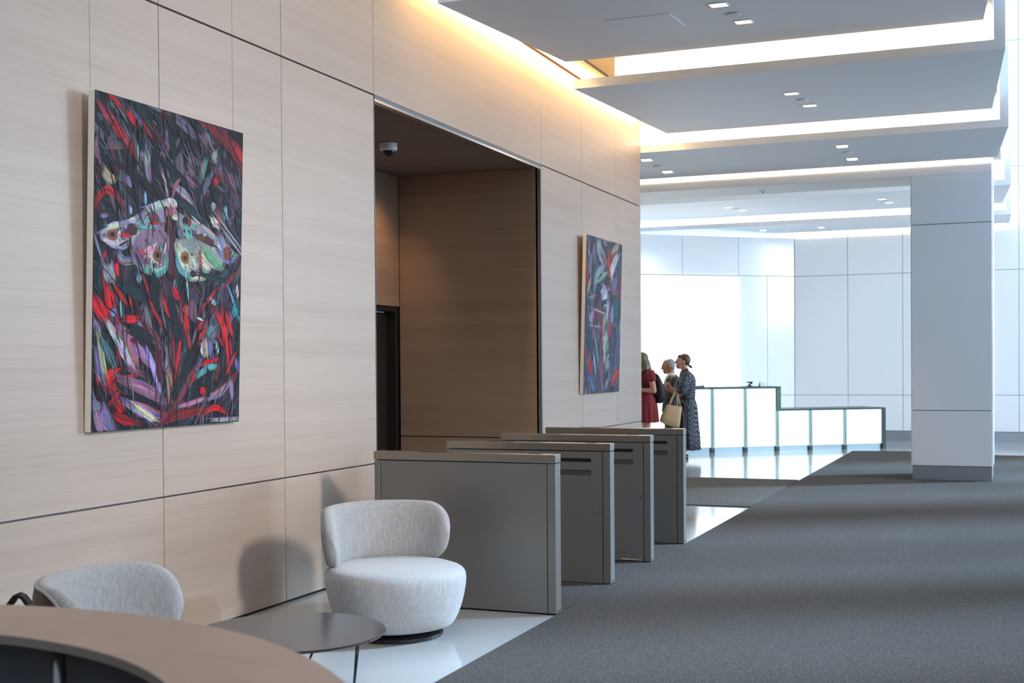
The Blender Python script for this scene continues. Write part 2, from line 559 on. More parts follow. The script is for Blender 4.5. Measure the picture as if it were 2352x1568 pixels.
box('cove_light', -6, 4.0, 16.46, 16.50, 4.085, 4.10, LED, SL[2])
box('cove_light', -7.3, 4.1, 24.75, 24.8, 4.12, 4.14, LED, SL[4])
# access hatch drawn in the first slab
def on_slab(front, back, y):
    return front[1] + (back[1] - front[1]) * (y - front[0]) / (back[0] - front[0])
hz = on_slab((8.26, 4.092), (11.05, 4.285), 9.9)
h_ = box('hatch', -0.265, 0.265, -0.28, 0.28, -0.004, 0.02, SLAB, SL[0], 0.002)
h_.location = (1.54, 9.74, on_slab((8.26, 4.092), (11.05, 4.285), 9.74)); h_.rotation_euler = (math.atan(0.0692), 0, 0)

# linear lamp in the slot beside the wall
ll = tag(box('linear_lamp', 0.05, 0.115, 8.5, 14.85, 4.505, 4.528, TUBE), 'glowing linear lamp in the slot above the oak wall', 'lamp')

# recessed lights
def square_light(x, y, z, w, slope, label, grp):
    t = thing('recessed_downlight', label, 'downlight', (x, y, z), 0, grp)
    t.rotation_euler = (math.atan(slope), 0, 0)
    box('lens', -w / 2, w / 2, -w / 2, w / 2, -0.004, 0.012, SPOT, t)
    bm = bmesh.new()
    e = w / 2 + 0.008
    for a in ((-e, e, -e, -w / 2), (-e, e, w / 2, e), (-e, -w / 2, -w / 2, w / 2), (w / 2, e, -w / 2, w / 2)):
        bm_box(bm, *a, -0.006, 0.012)
    from_bm('frame', bm, WHITE, t)
def disc(x, y, z, r, slope, label):
    t = thing('ceiling_speaker', label, 'speaker', (x, y, z), 0, 'round discs between the downlights')
    t.rotation_euler = (math.atan(slope), 0, 0)
    bm = bmesh.new()
    bm_lathe(bm, [(r, 0.01), (r, -0.008), (r * 0.93, -0.011), (0.01, -0.012)], 28)
    from_bm('cover', bm, WHITE, t)
    bm = bmesh.new()
    bm_lathe(bm, [(r * 1.06, 0.01), (r * 1.06, -0.004), (r * 1.0, -0.0045)], 28)
    from_bm('rim', bm, MATS['disc_rim'] if 'disc_rim' in MATS else mat('disc_rim', 'b4b8bd', 0.6), t)
S = [((8.26, 4.092), (11.05, 4.285)), ((11.30, 4.089), (14.75, 4.25)), ((15.06, 4.096), (16.55, 3.992)), ((19.9, 4.083), (23.5, 4.24))]
names = ['nearest ceiling slab', 'second ceiling slab', 'third ceiling slab', 'fourth ceiling slab']
for k, sets in enumerate(([[(2.21, 9.36), (2.24, 9.74), (2.255, 10.08)]], [[(2.22, 12.62), (2.257, 13.06), (2.272, 13.48)]],
                          [[(-0.04, 15.44), (-0.003, 15.84), (0.036, 16.18)], [(2.364, 15.44), (2.379, 15.78), (2.40, 16.14)]],
                          [[(-0.23, 21.25), (-0.165, 21.6), (-0.143, 22.02)], [(2.286, 21.25), (2.31, 21.6), (2.33, 22.0)]])):
    sl = (S[k][1][1] - S[k][0][1]) / (S[k][1][0] - S[k][0][0])
    for q, trio in enumerate(sets):
        where = names[k] + ('' if len(sets) == 1 else (', left pair' if q == 0 else ', right pair'))
        for i, (x, y) in enumerate(trio):
            z = on_slab(*S[k], y)
            if i == 1:
                disc(x, y, z, 0.055, sl, 'small round disc between the two lights of the ' + where)
            else:
                square_light(x, y, z, 0.125, sl, ('nearer' if i == 0 else 'farther') + ' square downlight in the ' + where, 'square downlights in the ceiling slabs')
sp = thing('ceiling_sprinkler', 'tiny round fitting under the white beam', 'sprinkler', (1.104, 17.16, 3.83))
bm = bmesh.new(); bm_lathe(bm, [(0.045, 0), (0.045, -0.01), (0.012, -0.014)], 20); from_bm('plate', bm, WHITE, sp)
bm = bmesh.new(); bm_lathe(bm, [(0.012, -0.012), (0.010, -0.028), (0.003, -0.03)], 12); from_bm('head', bm, GREY, sp)
for i, x in enumerate((-1.6, -0.2, 0.9, 2.6)):
    square_light(x, 24.3, 4.054, 0.11, -0.045, ['leftmost', 'second', 'third', 'rightmost'][i] + ' of the four faint downlights before the far wall', 'downlights before the far wall')

# ------------------------------------------------------------------ white column
colm = thing('column', 'square white glass clad column standing on the carpet', 'column', (3.54, 17.13, 0.0072))
def cbox(name, x0, x1, y0, y1, z0, z1, m, b=0.0):
    return box(name, x0 - 3.54, x1 - 3.54, y0 - 17.13, y1 - 17.13, z0, z1, m, colm, b)
X0, X1, Y0, Y1 = 3.066, 4.014, 16.66, 17.60
cbox('core', X0 + 0.006, X1 - 0.006, Y0 + 0.006, Y1 - 0.006, 0.0, 3.83, COL_JOINT)
for a, b in ((0.182, 0.868), (0.878, 3.204), (3.214, 3.824)):
    cbox('panel', X0, X1, Y0 - 0.006, Y0 + 0.004, a, b, COLUMN_W, 0.002)
    cbox('panel', X0 - 0.012, X0 + 0.004, Y0, Y1, a, b, PANEL_W, 0.002)
    cbox('panel', X1 - 0.004, X1 + 0.012, Y0, Y1, a, b, PANEL_W, 0.002)
    cbox('panel', X0, X1, Y1 - 0.004, Y1 + 0.006, a, b, PANEL_W, 0.002)
cbox('plinth', X0 + 0.003, X1 - 0.003, Y0 - 0.002, Y1 + 0.002, 0.0, 0.174, PLINTH, 0.002)

# ------------------------------------------------------------------ far walls
wf = struct(box('wall_far', 0.2, 12.2, 25.04, 25.2, 0, 9.5, COL_JOINT), 'far wall of white glass panels')
xs = [0.28, 1.295, 2.31, 3.33, 4.36, 5.4, 6.5, 7.6, 8.7, 9.8, 10.9, 12.0]
zs = [0.19, 0.87, 3.19, 5.09, 7.4, 9.48]
for a, b in zip(xs, xs[1:]):
    for k, (z0, z1) in enumerate(zip(zs, zs[1:])):
        if k == 2 and b < 4.3:
            z1 = 4.9
        if k > 2 and b < 4.3:
            continue
        box('panel', a + 0.004, b - 0.004, 25.0, 25.03, z0 + 0.004, z1 - 0.004, PANEL_W, wf, 0.002, centre=True)
struct(box('baseboard_far', 0.2, 12, 24.985, 25.03, 0, 0.185, PLINTH), 'grey metal base of the far wall')
ang = math.atan2(-2.1, -2.489)
wl = struct(bpy.data.objects.new('wall_reception', None), 'angled reception wall of white glass panels')
COL.objects.link(wl); wl.location = (0.28, 24.99, 0); wl.rotation_euler = (0, 0, ang)
# local x runs along the wall to the left, local -y is behind... the room lies on local +y
ts = [0.0, 1.225, 2.42, 3.62, 4.82, 6.02, 7.22, 8.4]
box('core', 0, 8.5, -0.16, -0.03, 0, 3.93, COL_JOINT, wl)
for i, (a, b) in enumerate(zip(ts, ts[1:])):
    rows = [(3.19, 3.94)] if i > 0 else [(0.19, 0.87), (0.87, 3.19), (3.19, 3.94)]
    if i == 0:
        rows = [(3.19, 3.94)]
        for a2, b2 in ((0.0, 0.6), (0.6, 1.225)):
            for z0, z1 in ((0.19, 0.87), (0.87, 3.19)):
                box('panel', a2 + 0.004, b2 - 0.004, -0.03, 0.0, z0 + 0.004, z1 - 0.004, PANEL_W, wl, 0.002)
    for z0, z1 in rows:
        box('panel', a + 0.004, b - 0.004, -0.03, 0.0, z0 + 0.004, z1 - 0.004, PANEL_W, wl, 0.002)
box('base', 0, 8.4, -0.03, 0.012, 0, 0.185, PLINTH, wl)
scr = tag(box('light_wall', 1.23, 8.38, 0.0, 0.03, 0.19, 3.165, SCREEN), 'large glowing white light wall behind the reception desk', 'light panel')
scr.location = (0.28, 24.99, 0.0); scr.rotation_euler = (0, 0, ang)
struct(box('wall_hall_left', -7.7, -7.5, 14, 26, 0, 5, PANEL_W), 'left wall of the reception hall')

# glazed side of the atrium, right of the picture
fac = struct(box('window_1', 12.0, 12.2, -7.2, 26, 0, 0.12, GLASS_D), 'tall glazed side of the atrium')
for y, w in ((-3.1, 8.2), (6.8, 8.0), (13.3, 0.85), (15.4, 0.12), (18.2, 1.6), (21.0, 0.12), (23.4, 0.12), (25.8, 0.4)):
    box('mullion', 11.9, 12.15, y - w / 2, y + w / 2, 0.12, 9.5, GLASS_D if w < 0.5 else (TAUPE if w > 5 else WHITE), fac)
for z in (3.0, 6.2, 9.4):
    box('transom', 12.0, 12.12, -7.2, 26, z, z + 0.1, GLASS_D, fac)
bm = bmesh.new()
bm_box(bm, -0.2, 12.2, -7.4, -7.2, 0, 3.4)
bm_box(bm, -0.2, 7.0, -7.4, -7.2, 3.4, 9.5)
struct(from_bm('wall_rear', bm, TAUPE), 'taupe wall behind the photographer, with an added opening high on the right')
win = struct(box('rear_sky_opening', 7.0, 12.2, -7.35, -7.25, 3.4, 3.5, GLASS_D), 'added high opening for sky light behind the photographer')  # opening added to let sky light onto surfaces facing the rear
for x in (7.7, 8.8, 9.9, 11.0):
    box('mullion', x - 0.04, x + 0.04, -7.35, -7.25, 3.5, 9.5, GLASS_D, win)

# ------------------------------------------------------------------ security gates
def make_gate(y, label, plain, strip=False):
    g = thing('security_gate', label, 'gate', (1.132, y + 0.046, 0.0067), 0, 'row of metal security gates')
    x0, x1, w, h = -0.600, 0.602, 0.046, 0.892
    box('core', x0 + 0.004, x1 - 0.004, -w + 0.0125, w - 0.0125, 0.0, h, BLACK, g)
    box('cap', x0 - 0.004, x1 + 0.002, -w - 0.002, w + 0.002, h + 0.004, 0.947, GATE_CAP, g, 0.003, 2)
    box('end_post', x1 - 0.052, x1, -w, w, 0.004, h, GATE, g, 0.002)
    box('end_post', x0, x0 + 0.040, -w, w, 0.004, h, GATE, g, 0.002)
    sx0, sx1, sz0, sz1 = 0.0, x1 - 0.135, 0.820, 0.845
    vz0, vz1 = 0.728, 0.766
    for s in (-1, 1):
        ya, yb = (-w, -w + 0.012) if s < 0 else (w - 0.012, w)
        px0, px1 = x0 + 0.0445, x1 - 0.0565
        if plain and s < 0:
            box('side_panel', px0, px1, ya, yb, 0.004, h - 0.001, GATE, g, 0.0015)
        else:
            bm = bmesh.new()
            for a in ((px0, sx0, 0.004, h - 0.001), (sx1, px1, 0.004, h - 0.001), (sx0, sx1, 0.004, vz0), (sx0, sx1, vz1, sz0), (sx0, sx1, sz1, h - 0.001)):
                bm_box(bm, a[0], a[1], ya, yb, a[2], a[3])
            p = from_bm('side_panel', bm, GATE, g)
            yr0, yr1 = (ya + 0.006, ya + 0.011) if s < 0 else (yb - 0.011, yb - 0.006)
            box('recess', sx0, sx1, yr0, yr1, vz0, vz1, GATE_SHADED, p)
            box('slot', sx0, sx1, yr0, yr1, sz0, sz1, BLACK, p)
            ky = (ya - 0.0006, ya + 0.004) if s < 0 else (yb - 0.004, yb + 0.0006)
            box('keyhole', x1 - 0.078, x1 - 0.073, ky[0], ky[1], 0.472, 0.494, BLACK, p)
    box('reader', -0.30, -0.12, -0.032, 0.032, 0.9465, 0.949, BLACK, g, 0.001)
    box('reader', 0.42, 0.50, -0.03, 0.03, 0.9465, 0.949, BLACK, g, 0.001)
    box('foot_plate', x1 - 0.001, x1 + 0.003, -0.02, 0.03, 0.012, 0.03, GATE_CAP, g, 0.001)
    if strip:
        box('kick_strip', x1 - 0.23, x1 - 0.07, -w - 0.006, -w, 0.004, 0.018, STEEL, g, 0.001)
    return g
make_gate(6.998, 'nearest metal security gate with a plain side, behind the cream armchair', True)
make_gate(8.09, 'second metal security gate from the front, slot and vent on its side', False)
make_gate(9.10, 'third metal security gate from the front, with a small steel kick strip', False, True)
make_gate(10.115, 'farthest of the four metal security gates', False)

# ------------------------------------------------------------------ dome camera
dc = thing('dome_camera', 'white security camera with black dome under the recess ceiling', 'security camera', (-0.738, 9.70, 3.402))
bm = bmesh.new(); bm_lathe(bm, [(0.076, 0.0), (0.078, -0.004), (0.078, -0.045), (0.070, -0.062), (0.052, -0.066)], 32); from_bm('housing', bm, CAMW, dc, smooth=False)
bm = bmesh.new(); bm_lathe(bm, [(0.052, -0.062), (0.050, -0.072), (0.045, -0.09), (0.033, -0.106), (0.016, -0.115), (0.002, -0.117)], 28); from_bm('dome', bm, DOME, dc, smooth=True)
bm = bmesh.new(); bm_lathe(bm, [(0.080, 0.002), (0.080, -0.003)], 28); from_bm('gasket', bm, BASEBLK, dc)
box('logo', 0.052, 0.0795, -0.02, 0.012, -0.030, -0.022, GREY, dc)

# ------------------------------------------------------------------ paintings
PAINT_A='''
S 0.015,0.032,0.058,0.055,0.117,0.088,0.17,0.115,0.224,0.153|0.0616|a53c46
S 0.117,0.084,0.162,0.112|0.0586|b01e28
S 0.208,0.132,0.232,0.156|0.0516|961e23
S 0.078,0.001,0.115,0.014,0.152,0.029|0.0337|b01923
S 0.198,0.039,0.229,0.062|0.0391|c81923
S 0.283,0.062,0.331,0.091|0.0389|b01923
S 0.086,0.025,0.145,0.043,0.183,0.064|0.0272|5f5a6e
S 0.19,0.022,0.251,0.047,0.283,0.07|0.0275|5a5668
S 0.701,0.007,0.841,0.031,0.967,0.058|0.0569|781923
S 0.938,0.065,0.987,0.09|0.0890|b01923
S 0.84,0.014,0.978,0.125|0.0679|7e1620
S 0.765,0.011,0.88,0.064|0.0482|6a1822
S 0.011,0.341,0.031,0.31,0.073,0.284,0.117,0.291,0.154,0.313,0.177,0.334|0.0389|b01920
S 0.018,0.137,0.014,0.174,0.036,0.219|0.0335|86566e
S 0.467,0.006,0.569,0.032,0.631,0.057|0.0606|6e5569
S 0.685,0.054,0.712,0.075|0.0776|785064
S 0.083,0.151,0.149,0.143|0.0450|5a4655
S 0.413,0.131,0.438,0.148|0.0704|735569
S 0.529,0.137,0.539,0.184|0.0703|5f5564
S 0.607,0.121,0.617,0.176|0.0656|785f73
S 0.574,0.2,0.627,0.223|0.0562|78556e
S 0.891,0.16,0.931,0.194|0.0761|6e4b5f
S 0.921,0.216,0.971,0.246|0.0923|5a3c4b
S 0.435,0.062,0.44,0.081|0.0345|6e5064
S 0.778,0.151,0.724,0.206,0.698,0.245|0.0409|6e5f78
S 0.787,0.15,0.854,0.18|0.0302|643c50
S 0.316,0.123,0.318,0.18,0.335,0.229|0.0540|787682
S 0.317,0.146,0.322,0.18|0.0427|96918c
S 0.222,0.1,0.226,0.115|0.0426|4b505a
S 0.709,0.133,0.688,0.177|0.0527|7d7d7d
S 0.795,0.091,0.777,0.109,0.791,0.124|0.0496|8c9696
S 0.515,0.234,0.602,0.262|0.0514|8c8c96
S 0.204,0.234,0.212,0.26|0.0433|787d96
S 0.166,0.216,0.16,0.276|0.0494|4b4855
S 0.262,0.135,0.264,0.16|0.0205|96b9e1
S 0.309,0.273,0.312,0.3|0.0210|8cb4e1
S 0.218,0.323,0.221,0.341|0.0185|96b4dc
S 0.057,0.227,0.086,0.246,0.123,0.25|0.0557|a08c78
S 0.776,0.263,0.781,0.279|0.0455|b4b9af
S 0.819,0.296,0.824,0.338|0.0502|965a3c
S 0.768,0.317,0.801,0.335|0.0436|c8c8b9
S 0.865,0.272,0.871,0.301|0.0453|6e969b
S 0.151,0.203,0.257,0.229,0.4,0.269|0.0447|121319
S 0.484,0.016,0.487,0.118|0.0540|142026
S 0.365,0.148,0.375,0.225|0.0648|14191e
S 0.43,0.16,0.583,0.216|0.0467|161920
S 0.19,0.266,0.291,0.313|0.0412|14141a
S 0.779,0.196,0.816,0.172|0.0454|961920
S 0.525,0.277,0.629,0.304,0.709,0.326|0.0441|1c3c3c
S 0.026,0.365,0.082,0.353,0.126,0.36|0.0261|202a30
S 0.047,0.363,0.075,0.359|0.0229|8a8c9c
S 0.415,0.197,0.44,0.234,0.454,0.268|0.0217|b98c8c
S 0.536,0.208,0.507,0.227,0.491,0.264|0.0254|966969
P 0.426,0.293,0.33,0.317,0.215,0.357,0.091,0.388,0.021,0.412,0.042,0.432,0.107,0.453,0.174,0.456,0.263,0.428,0.341,0.423,0.436,0.366|0.0000|8c839c
P 0.526,0.312,0.621,0.333,0.719,0.358,0.83,0.375,0.926,0.406,0.975,0.428,0.927,0.452,0.85,0.452,0.785,0.423,0.623,0.409,0.519,0.36|0.0000|8e8c9c
P 0.021,0.412,0.091,0.388,0.2,0.362,0.262,0.379,0.218,0.431,0.174,0.456,0.107,0.453,0.042,0.432|0.0000|8a88a8
S 0.33,0.317,0.426,0.293|0.0459|cdaaaf
S 0.299,0.331,0.292,0.358|0.0263|7d8296
S 0.354,0.334,0.395,0.362|0.0691|785a6e
S 0.621,0.333,0.783,0.37|0.0231|b4a8b0
S 0.638,0.323,0.728,0.357|0.0132|c8bec4
S 0.839,0.378,0.898,0.445|0.0552|8287a8
S 0.42,0.368,0.397,0.416,0.373,0.44|0.0607|8c7688
S 0.536,0.371,0.562,0.409|0.0505|6e6e82
S 0.294,0.415,0.318,0.436,0.265,0.47|0.0808|8a5a64
S 0.294,0.426,0.325,0.413|0.0166|b9323c
S 0.249,0.452,0.264,0.462|0.0289|b9323c
S 0.158,0.442,0.195,0.429|0.0135|3c1e2d
S 0.217,0.42,0.219,0.457|0.0215|3a2420
S 0.152,0.461,0.175,0.486,0.219,0.483|0.0466|7a8a8c
E 0.11,0.415|0.0418,0.0275|825040
E 0.11,0.413|0.0185,0.0122|28191a
E 0.228,0.389|0.0427,0.0325|46282d
E 0.37,0.344|0.0368,0.0283|5f3737
E 0.578,0.336|0.0286,0.0240|321928
E 0.684,0.389|0.0456,0.0325|5a3c32
E 0.747,0.393|0.0490,0.0342|4b2d2d
S 0.293,0.381,0.371,0.377|0.0417|6eb4aa
S 0.332,0.37,0.336,0.387|0.0200|4a8080
S 0.605,0.382,0.623,0.421|0.0759|69afa0
S 0.091,0.392,0.142,0.381|0.0378|c8c8be
S 0.216,0.364,0.246,0.358|0.0340|beb9c3
S 0.521,0.427,0.564,0.464|0.0619|cdcdbe
S 0.701,0.347,0.783,0.374|0.0376|b8b0b6
S 0.172,0.41,0.21,0.411|0.0236|cd1423
S 0.343,0.362,0.383,0.36|0.0185|c8141e
S 0.608,0.33,0.604,0.346|0.0302|962d32
E 0.479,0.289|0.0533,0.0302|c3beb9
E 0.484,0.318|0.0555,0.0328|a06a76
S 0.475,0.297,0.484,0.328|0.0165|8c3c50
S 0.45,0.303,0.463,0.321|0.0123|6e3246
S 0.493,0.331,0.526,0.332|0.0312|c8c8b4
S 0.472,0.344,0.474,0.403,0.472,0.481|0.0465|643241
S 0.502,0.354,0.495,0.409|0.0180|46202e
E 0.386,0.455|0.0369,0.0282|6e4632
E 0.386,0.457|0.0143,0.0116|2a1818
E 0.887,0.417|0.0390,0.0294|7a4433
E 0.888,0.419|0.0146,0.0126|301818
S 0.8,0.298,0.994,0.398|0.0148|8c96a0
S 0.857,0.348,1.004,0.422|0.0175|9696a0
S 0.894,0.265,0.933,0.287,0.895,0.311|0.0148|60505c
S 0.058,0.485,0.072,0.466|0.0173|be1420
S 0.011,0.43,0.044,0.482|0.0127|8c90a8
S 0.658,0.411,0.676,0.421,0.691,0.469|0.0389|b9966e
P 0.22,0.452,0.237,0.49,0.302,0.518,0.385,0.528,0.452,0.502,0.472,0.449,0.475,0.399,0.414,0.367,0.282,0.389|0.0000|826a80
P 0.509,0.401,0.511,0.471,0.539,0.506,0.629,0.531,0.722,0.523,0.768,0.478,0.845,0.483,0.855,0.452,0.757,0.406,0.644,0.388|0.0000|829088
S 0.268,0.48,0.334,0.512,0.435,0.507,0.463,0.449|0.0307|5aa5a0
S 0.317,0.485,0.384,0.506,0.443,0.487|0.0176|96beb4
S 0.284,0.46,0.317,0.481|0.0585|8c5064
S 0.316,0.458,0.349,0.44|0.0459|c8b4c3
S 0.268,0.453,0.316,0.458|0.0173|b43c46
S 0.52,0.462,0.547,0.498,0.62,0.519|0.0317|64aaa5
S 0.528,0.429,0.556,0.472,0.61,0.495|0.0387|c3c8b4
S 0.618,0.457,0.656,0.488|0.0797|b4b9af
S 0.6,0.441,0.628,0.473|0.0323|a0b4aa
S 0.701,0.456,0.749,0.479|0.0494|cdcdb9
S 0.738,0.441,0.816,0.471|0.0592|6ea59b
S 0.824,0.419,0.894,0.445,0.944,0.434|0.0421|8c8cac
S 0.628,0.502,0.665,0.513|0.0428|2a2630
S 0.638,0.52,0.721,0.512|0.0219|c8c8af
S 0.665,0.496,0.684,0.508|0.0284|9a6a80
S 0.382,0.442,0.4,0.477|0.0198|8c5c70
E 0.391,0.459|0.0409,0.0349|78503c
E 0.391,0.458|0.0171,0.0175|2d1819
E 0.577,0.455|0.0390,0.0333|8c5a3c
E 0.577,0.456|0.0160,0.0139|3c2020
E 0.889,0.428|0.0383,0.0322|7d4632
S 0.682,0.436,0.683,0.474|0.0287|8c5f50
S 0.483,0.403,0.486,0.489|0.0426|502030
S 0.477,0.489,0.482,0.509|0.0290|5a2c3c
S 0.083,0.513,0.107,0.546|0.0913|788c86
S 0.068,0.514,0.092,0.543|0.0455|96a59b
S 0.136,0.503,0.141,0.528|0.0316|cd1423
S 0.005,0.603,0.035,0.632,0.081,0.665|0.0770|cd0f1e
S 0.085,0.578,0.095,0.638|0.0511|c31220
S 0.058,0.541,0.087,0.638|0.0191|a01420
S 0.108,0.592,0.125,0.626|0.0392|be1420
S 0.138,0.572,0.186,0.608|0.0285|b01420
S 0.195,0.662,0.258,0.662|0.0458|c80f1c
S 0.136,0.637,0.147,0.713,0.165,0.796|0.0262|af0f1e
S 0.173,0.697,0.226,0.777|0.0292|be0f1e
S 0.212,0.588,0.229,0.619|0.0234|be1420
S 0.496,0.561,0.532,0.585|0.0495|d71926
S 0.429,0.596,0.477,0.645|0.0317|c81923
S 0.358,0.615,0.414,0.665|0.0308|b41e28
S 0.302,0.53,0.336,0.576|0.0171|a01a24
S 0.592,0.649,0.597,0.686|0.0485|cd1423
S 0.591,0.612,0.591,0.632|0.0579|be3c4b
S 0.55,0.605,0.553,0.707,0.533,0.789,0.522,0.846|0.0261|be1e28
S 0.505,0.724,0.512,0.797|0.0207|b01c26
S 0.8,0.618,0.86,0.668,0.886,0.729,0.912,0.811|0.0495|cd1926
S 0.848,0.608,0.859,0.66|0.0243|b41a24
S 0.888,0.633,0.93,0.693|0.0408|c81926
S 0.92,0.728,0.932,0.78|0.0220|b41a24
S 0.962,0.767,0.902,0.819|0.0321|b91c26
S 0.714,0.608,0.798,0.554|0.0210|aa232d
S 0.679,0.68,0.716,0.663|0.0366|b4232d
S 0.689,0.714,0.735,0.688|0.0380|aa282d
S 0.699,0.734,0.745,0.726|0.0213|b4232d
S 0.728,0.797,0.804,0.785|0.0378|c81423
S 0.945,0.491,0.886,0.529|0.0251|8c2828
S 0.811,0.695,0.861,0.733|0.0248|b01c26
S 0.607,0.706,0.626,0.748|0.0315|963040
S 0.076,0.863,0.102,0.837,0.146,0.823|0.0642|c8121e
S 0.162,0.846,0.24,0.837|0.0309|be141e
S 0.11,0.867,0.133,0.883|0.0663|aa141e
S 0.119,0.913,0.156,0.891|0.0434|b4141e
S 0.149,0.91,0.181,0.937|0.0688|c30f1c
S 0.143,0.951,0.182,0.967,0.26,0.978|0.0530|96121c
S 0.566,0.854,0.48,0.901|0.0304|d71e28
S 0.55,0.919,0.482,0.954,0.423,0.976|0.0577|8c1e26
S 0.655,0.83,0.611,0.855|0.0497|aa232a
S 0.611,0.855,0.541,0.919|0.0529|78404a
S 0.703,0.887,0.731,0.892|0.0468|cd1e30
S 0.482,0.974,0.587,0.961,0.723,0.952|0.0555|78141e
S 0.742,0.961,0.808,0.946,0.876,0.961|0.0353|cd1220
S 0.963,0.833,0.894,0.876,0.816,0.887|0.0489|6e232d
S 0.048,0.774,0.068,0.837|0.0169|b01420
S 0.028,0.84,0.036,0.859|0.0150|b01420
S 0.833,0.802,0.815,0.845|0.0420|781c24
S 0.157,0.689,0.229,0.735,0.262,0.796|0.0699|966487
S 0.252,0.738,0.293,0.765,0.343,0.8|0.0580|96698c
S 0.089,0.691,0.182,0.75|0.0373|7e5a74
S 0.025,0.762,0.042,0.826,0.065,0.848|0.0487|8c698c
S 0.334,0.757,0.376,0.812,0.429,0.9|0.0442|9696c3
S 0.193,0.854,0.329,0.879,0.438,0.92|0.0749|875a78
S 0.215,0.812,0.295,0.828|0.0394|6e415a
S 0.225,0.862,0.296,0.87,0.395,0.896|0.0175|a87890
S 0.203,0.911,0.299,0.94,0.397,0.963|0.0745|9a7690
S 0.282,0.936,0.373,0.97|0.0475|c8beaf
S 0.55,0.935,0.63,0.929,0.741,0.911|0.0309|a56e91
S 0.75,0.915,0.845,0.896,0.914,0.867|0.0491|967391
S 0.037,0.903,0.068,0.949,0.129,0.996|0.0892|7d6e91
S 0.032,0.947,0.055,0.993|0.0654|966e96
S 0.321,0.624,0.339,0.67,0.365,0.694|0.0489|7d6473
S 0.399,0.733,0.41,0.829|0.0561|5f232d
S 0.356,0.702,0.408,0.741|0.0606|6e4648
S 0.236,0.727,0.276,0.726|0.0331|6e1428
S 0.274,0.676,0.316,0.71|0.0358|967896
S 0.015,0.677,0.038,0.714|0.0442|7d738c
S 0.444,0.539,0.48,0.599|0.0763|4b323e
S 0.63,0.56,0.667,0.588|0.0787|463741
S 0.631,0.598,0.641,0.648|0.0753|6a4c5c
S 0.096,0.679,0.128,0.713|0.0458|b9b9af
S 0.159,0.735,0.215,0.789|0.0581|c3c3b9
S 0.038,0.721,0.071,0.818|0.0371|a5a08c
S 0.722,0.73,0.728,0.768|0.0759|beb4af
S 0.52,0.618,0.525,0.658|0.0472|788c96
S 0.459,0.757,0.469,0.829,0.48,0.909|0.0346|967d6e
S 0.487,0.829,0.498,0.91|0.0325|965a46
S 0.669,0.647,0.706,0.654|0.0147|b9b9b4
S 0.583,0.5,0.603,0.578|0.0176|78b4af
S 0.274,0.527,0.278,0.543|0.0514|5a8c87
S 0.162,0.613,0.168,0.651|0.0166|6eaaaf
S 0.906,0.545,0.979,0.631|0.0205|5aaaaa
S 0.938,0.606,0.969,0.631|0.0577|288c8c
S 0.77,0.585,0.8,0.597|0.0301|96beb9
S 0.683,0.839,0.748,0.814,0.814,0.808|0.0405|5a969b
S 0.967,0.534,0.972,0.563|0.0279|d2d2d7
S 0.792,0.683,0.754,0.704|0.0786|5a7887
S 0.764,0.73,0.775,0.772|0.0529|6c7290
S 0.117,0.637,0.126,0.652|0.0453|8c8cb9
S 0.123,0.788,0.127,0.807|0.0318|82a5a5
S 0.818,0.989,0.966,0.99|0.0288|968ca5
S 0.933,0.867,0.939,0.911|0.0404|968caa
S 0.962,0.78,0.983,0.816|0.0355|6c6a98
S 0.243,0.696,0.341,0.718|0.0728|1c1e26
S 0.48,0.603,0.526,0.675,0.536,0.715|0.0888|161c24
S 0.617,0.772,0.583,0.83,0.514,0.89|0.0671|1e232a
S 0.758,0.835,0.759,0.895|0.0488|191c23
S 0.044,0.881,0.059,0.904|0.0668|1e1216
S 0.226,0.9,0.363,0.919|0.0323|161216
S 0.862,0.759,0.872,0.802|0.0682|19191e
S 0.368,0.535,0.387,0.61|0.0699|16181e
S 0.721,0.506,0.836,0.514|0.0405|193234
S 0.2,0.569,0.288,0.593|0.0661|193234
S 0.061,0.736,0.115,0.788|0.0564|4e6a74
S 0.812,0.729,0.823,0.755|0.0333|b0c0bc'''
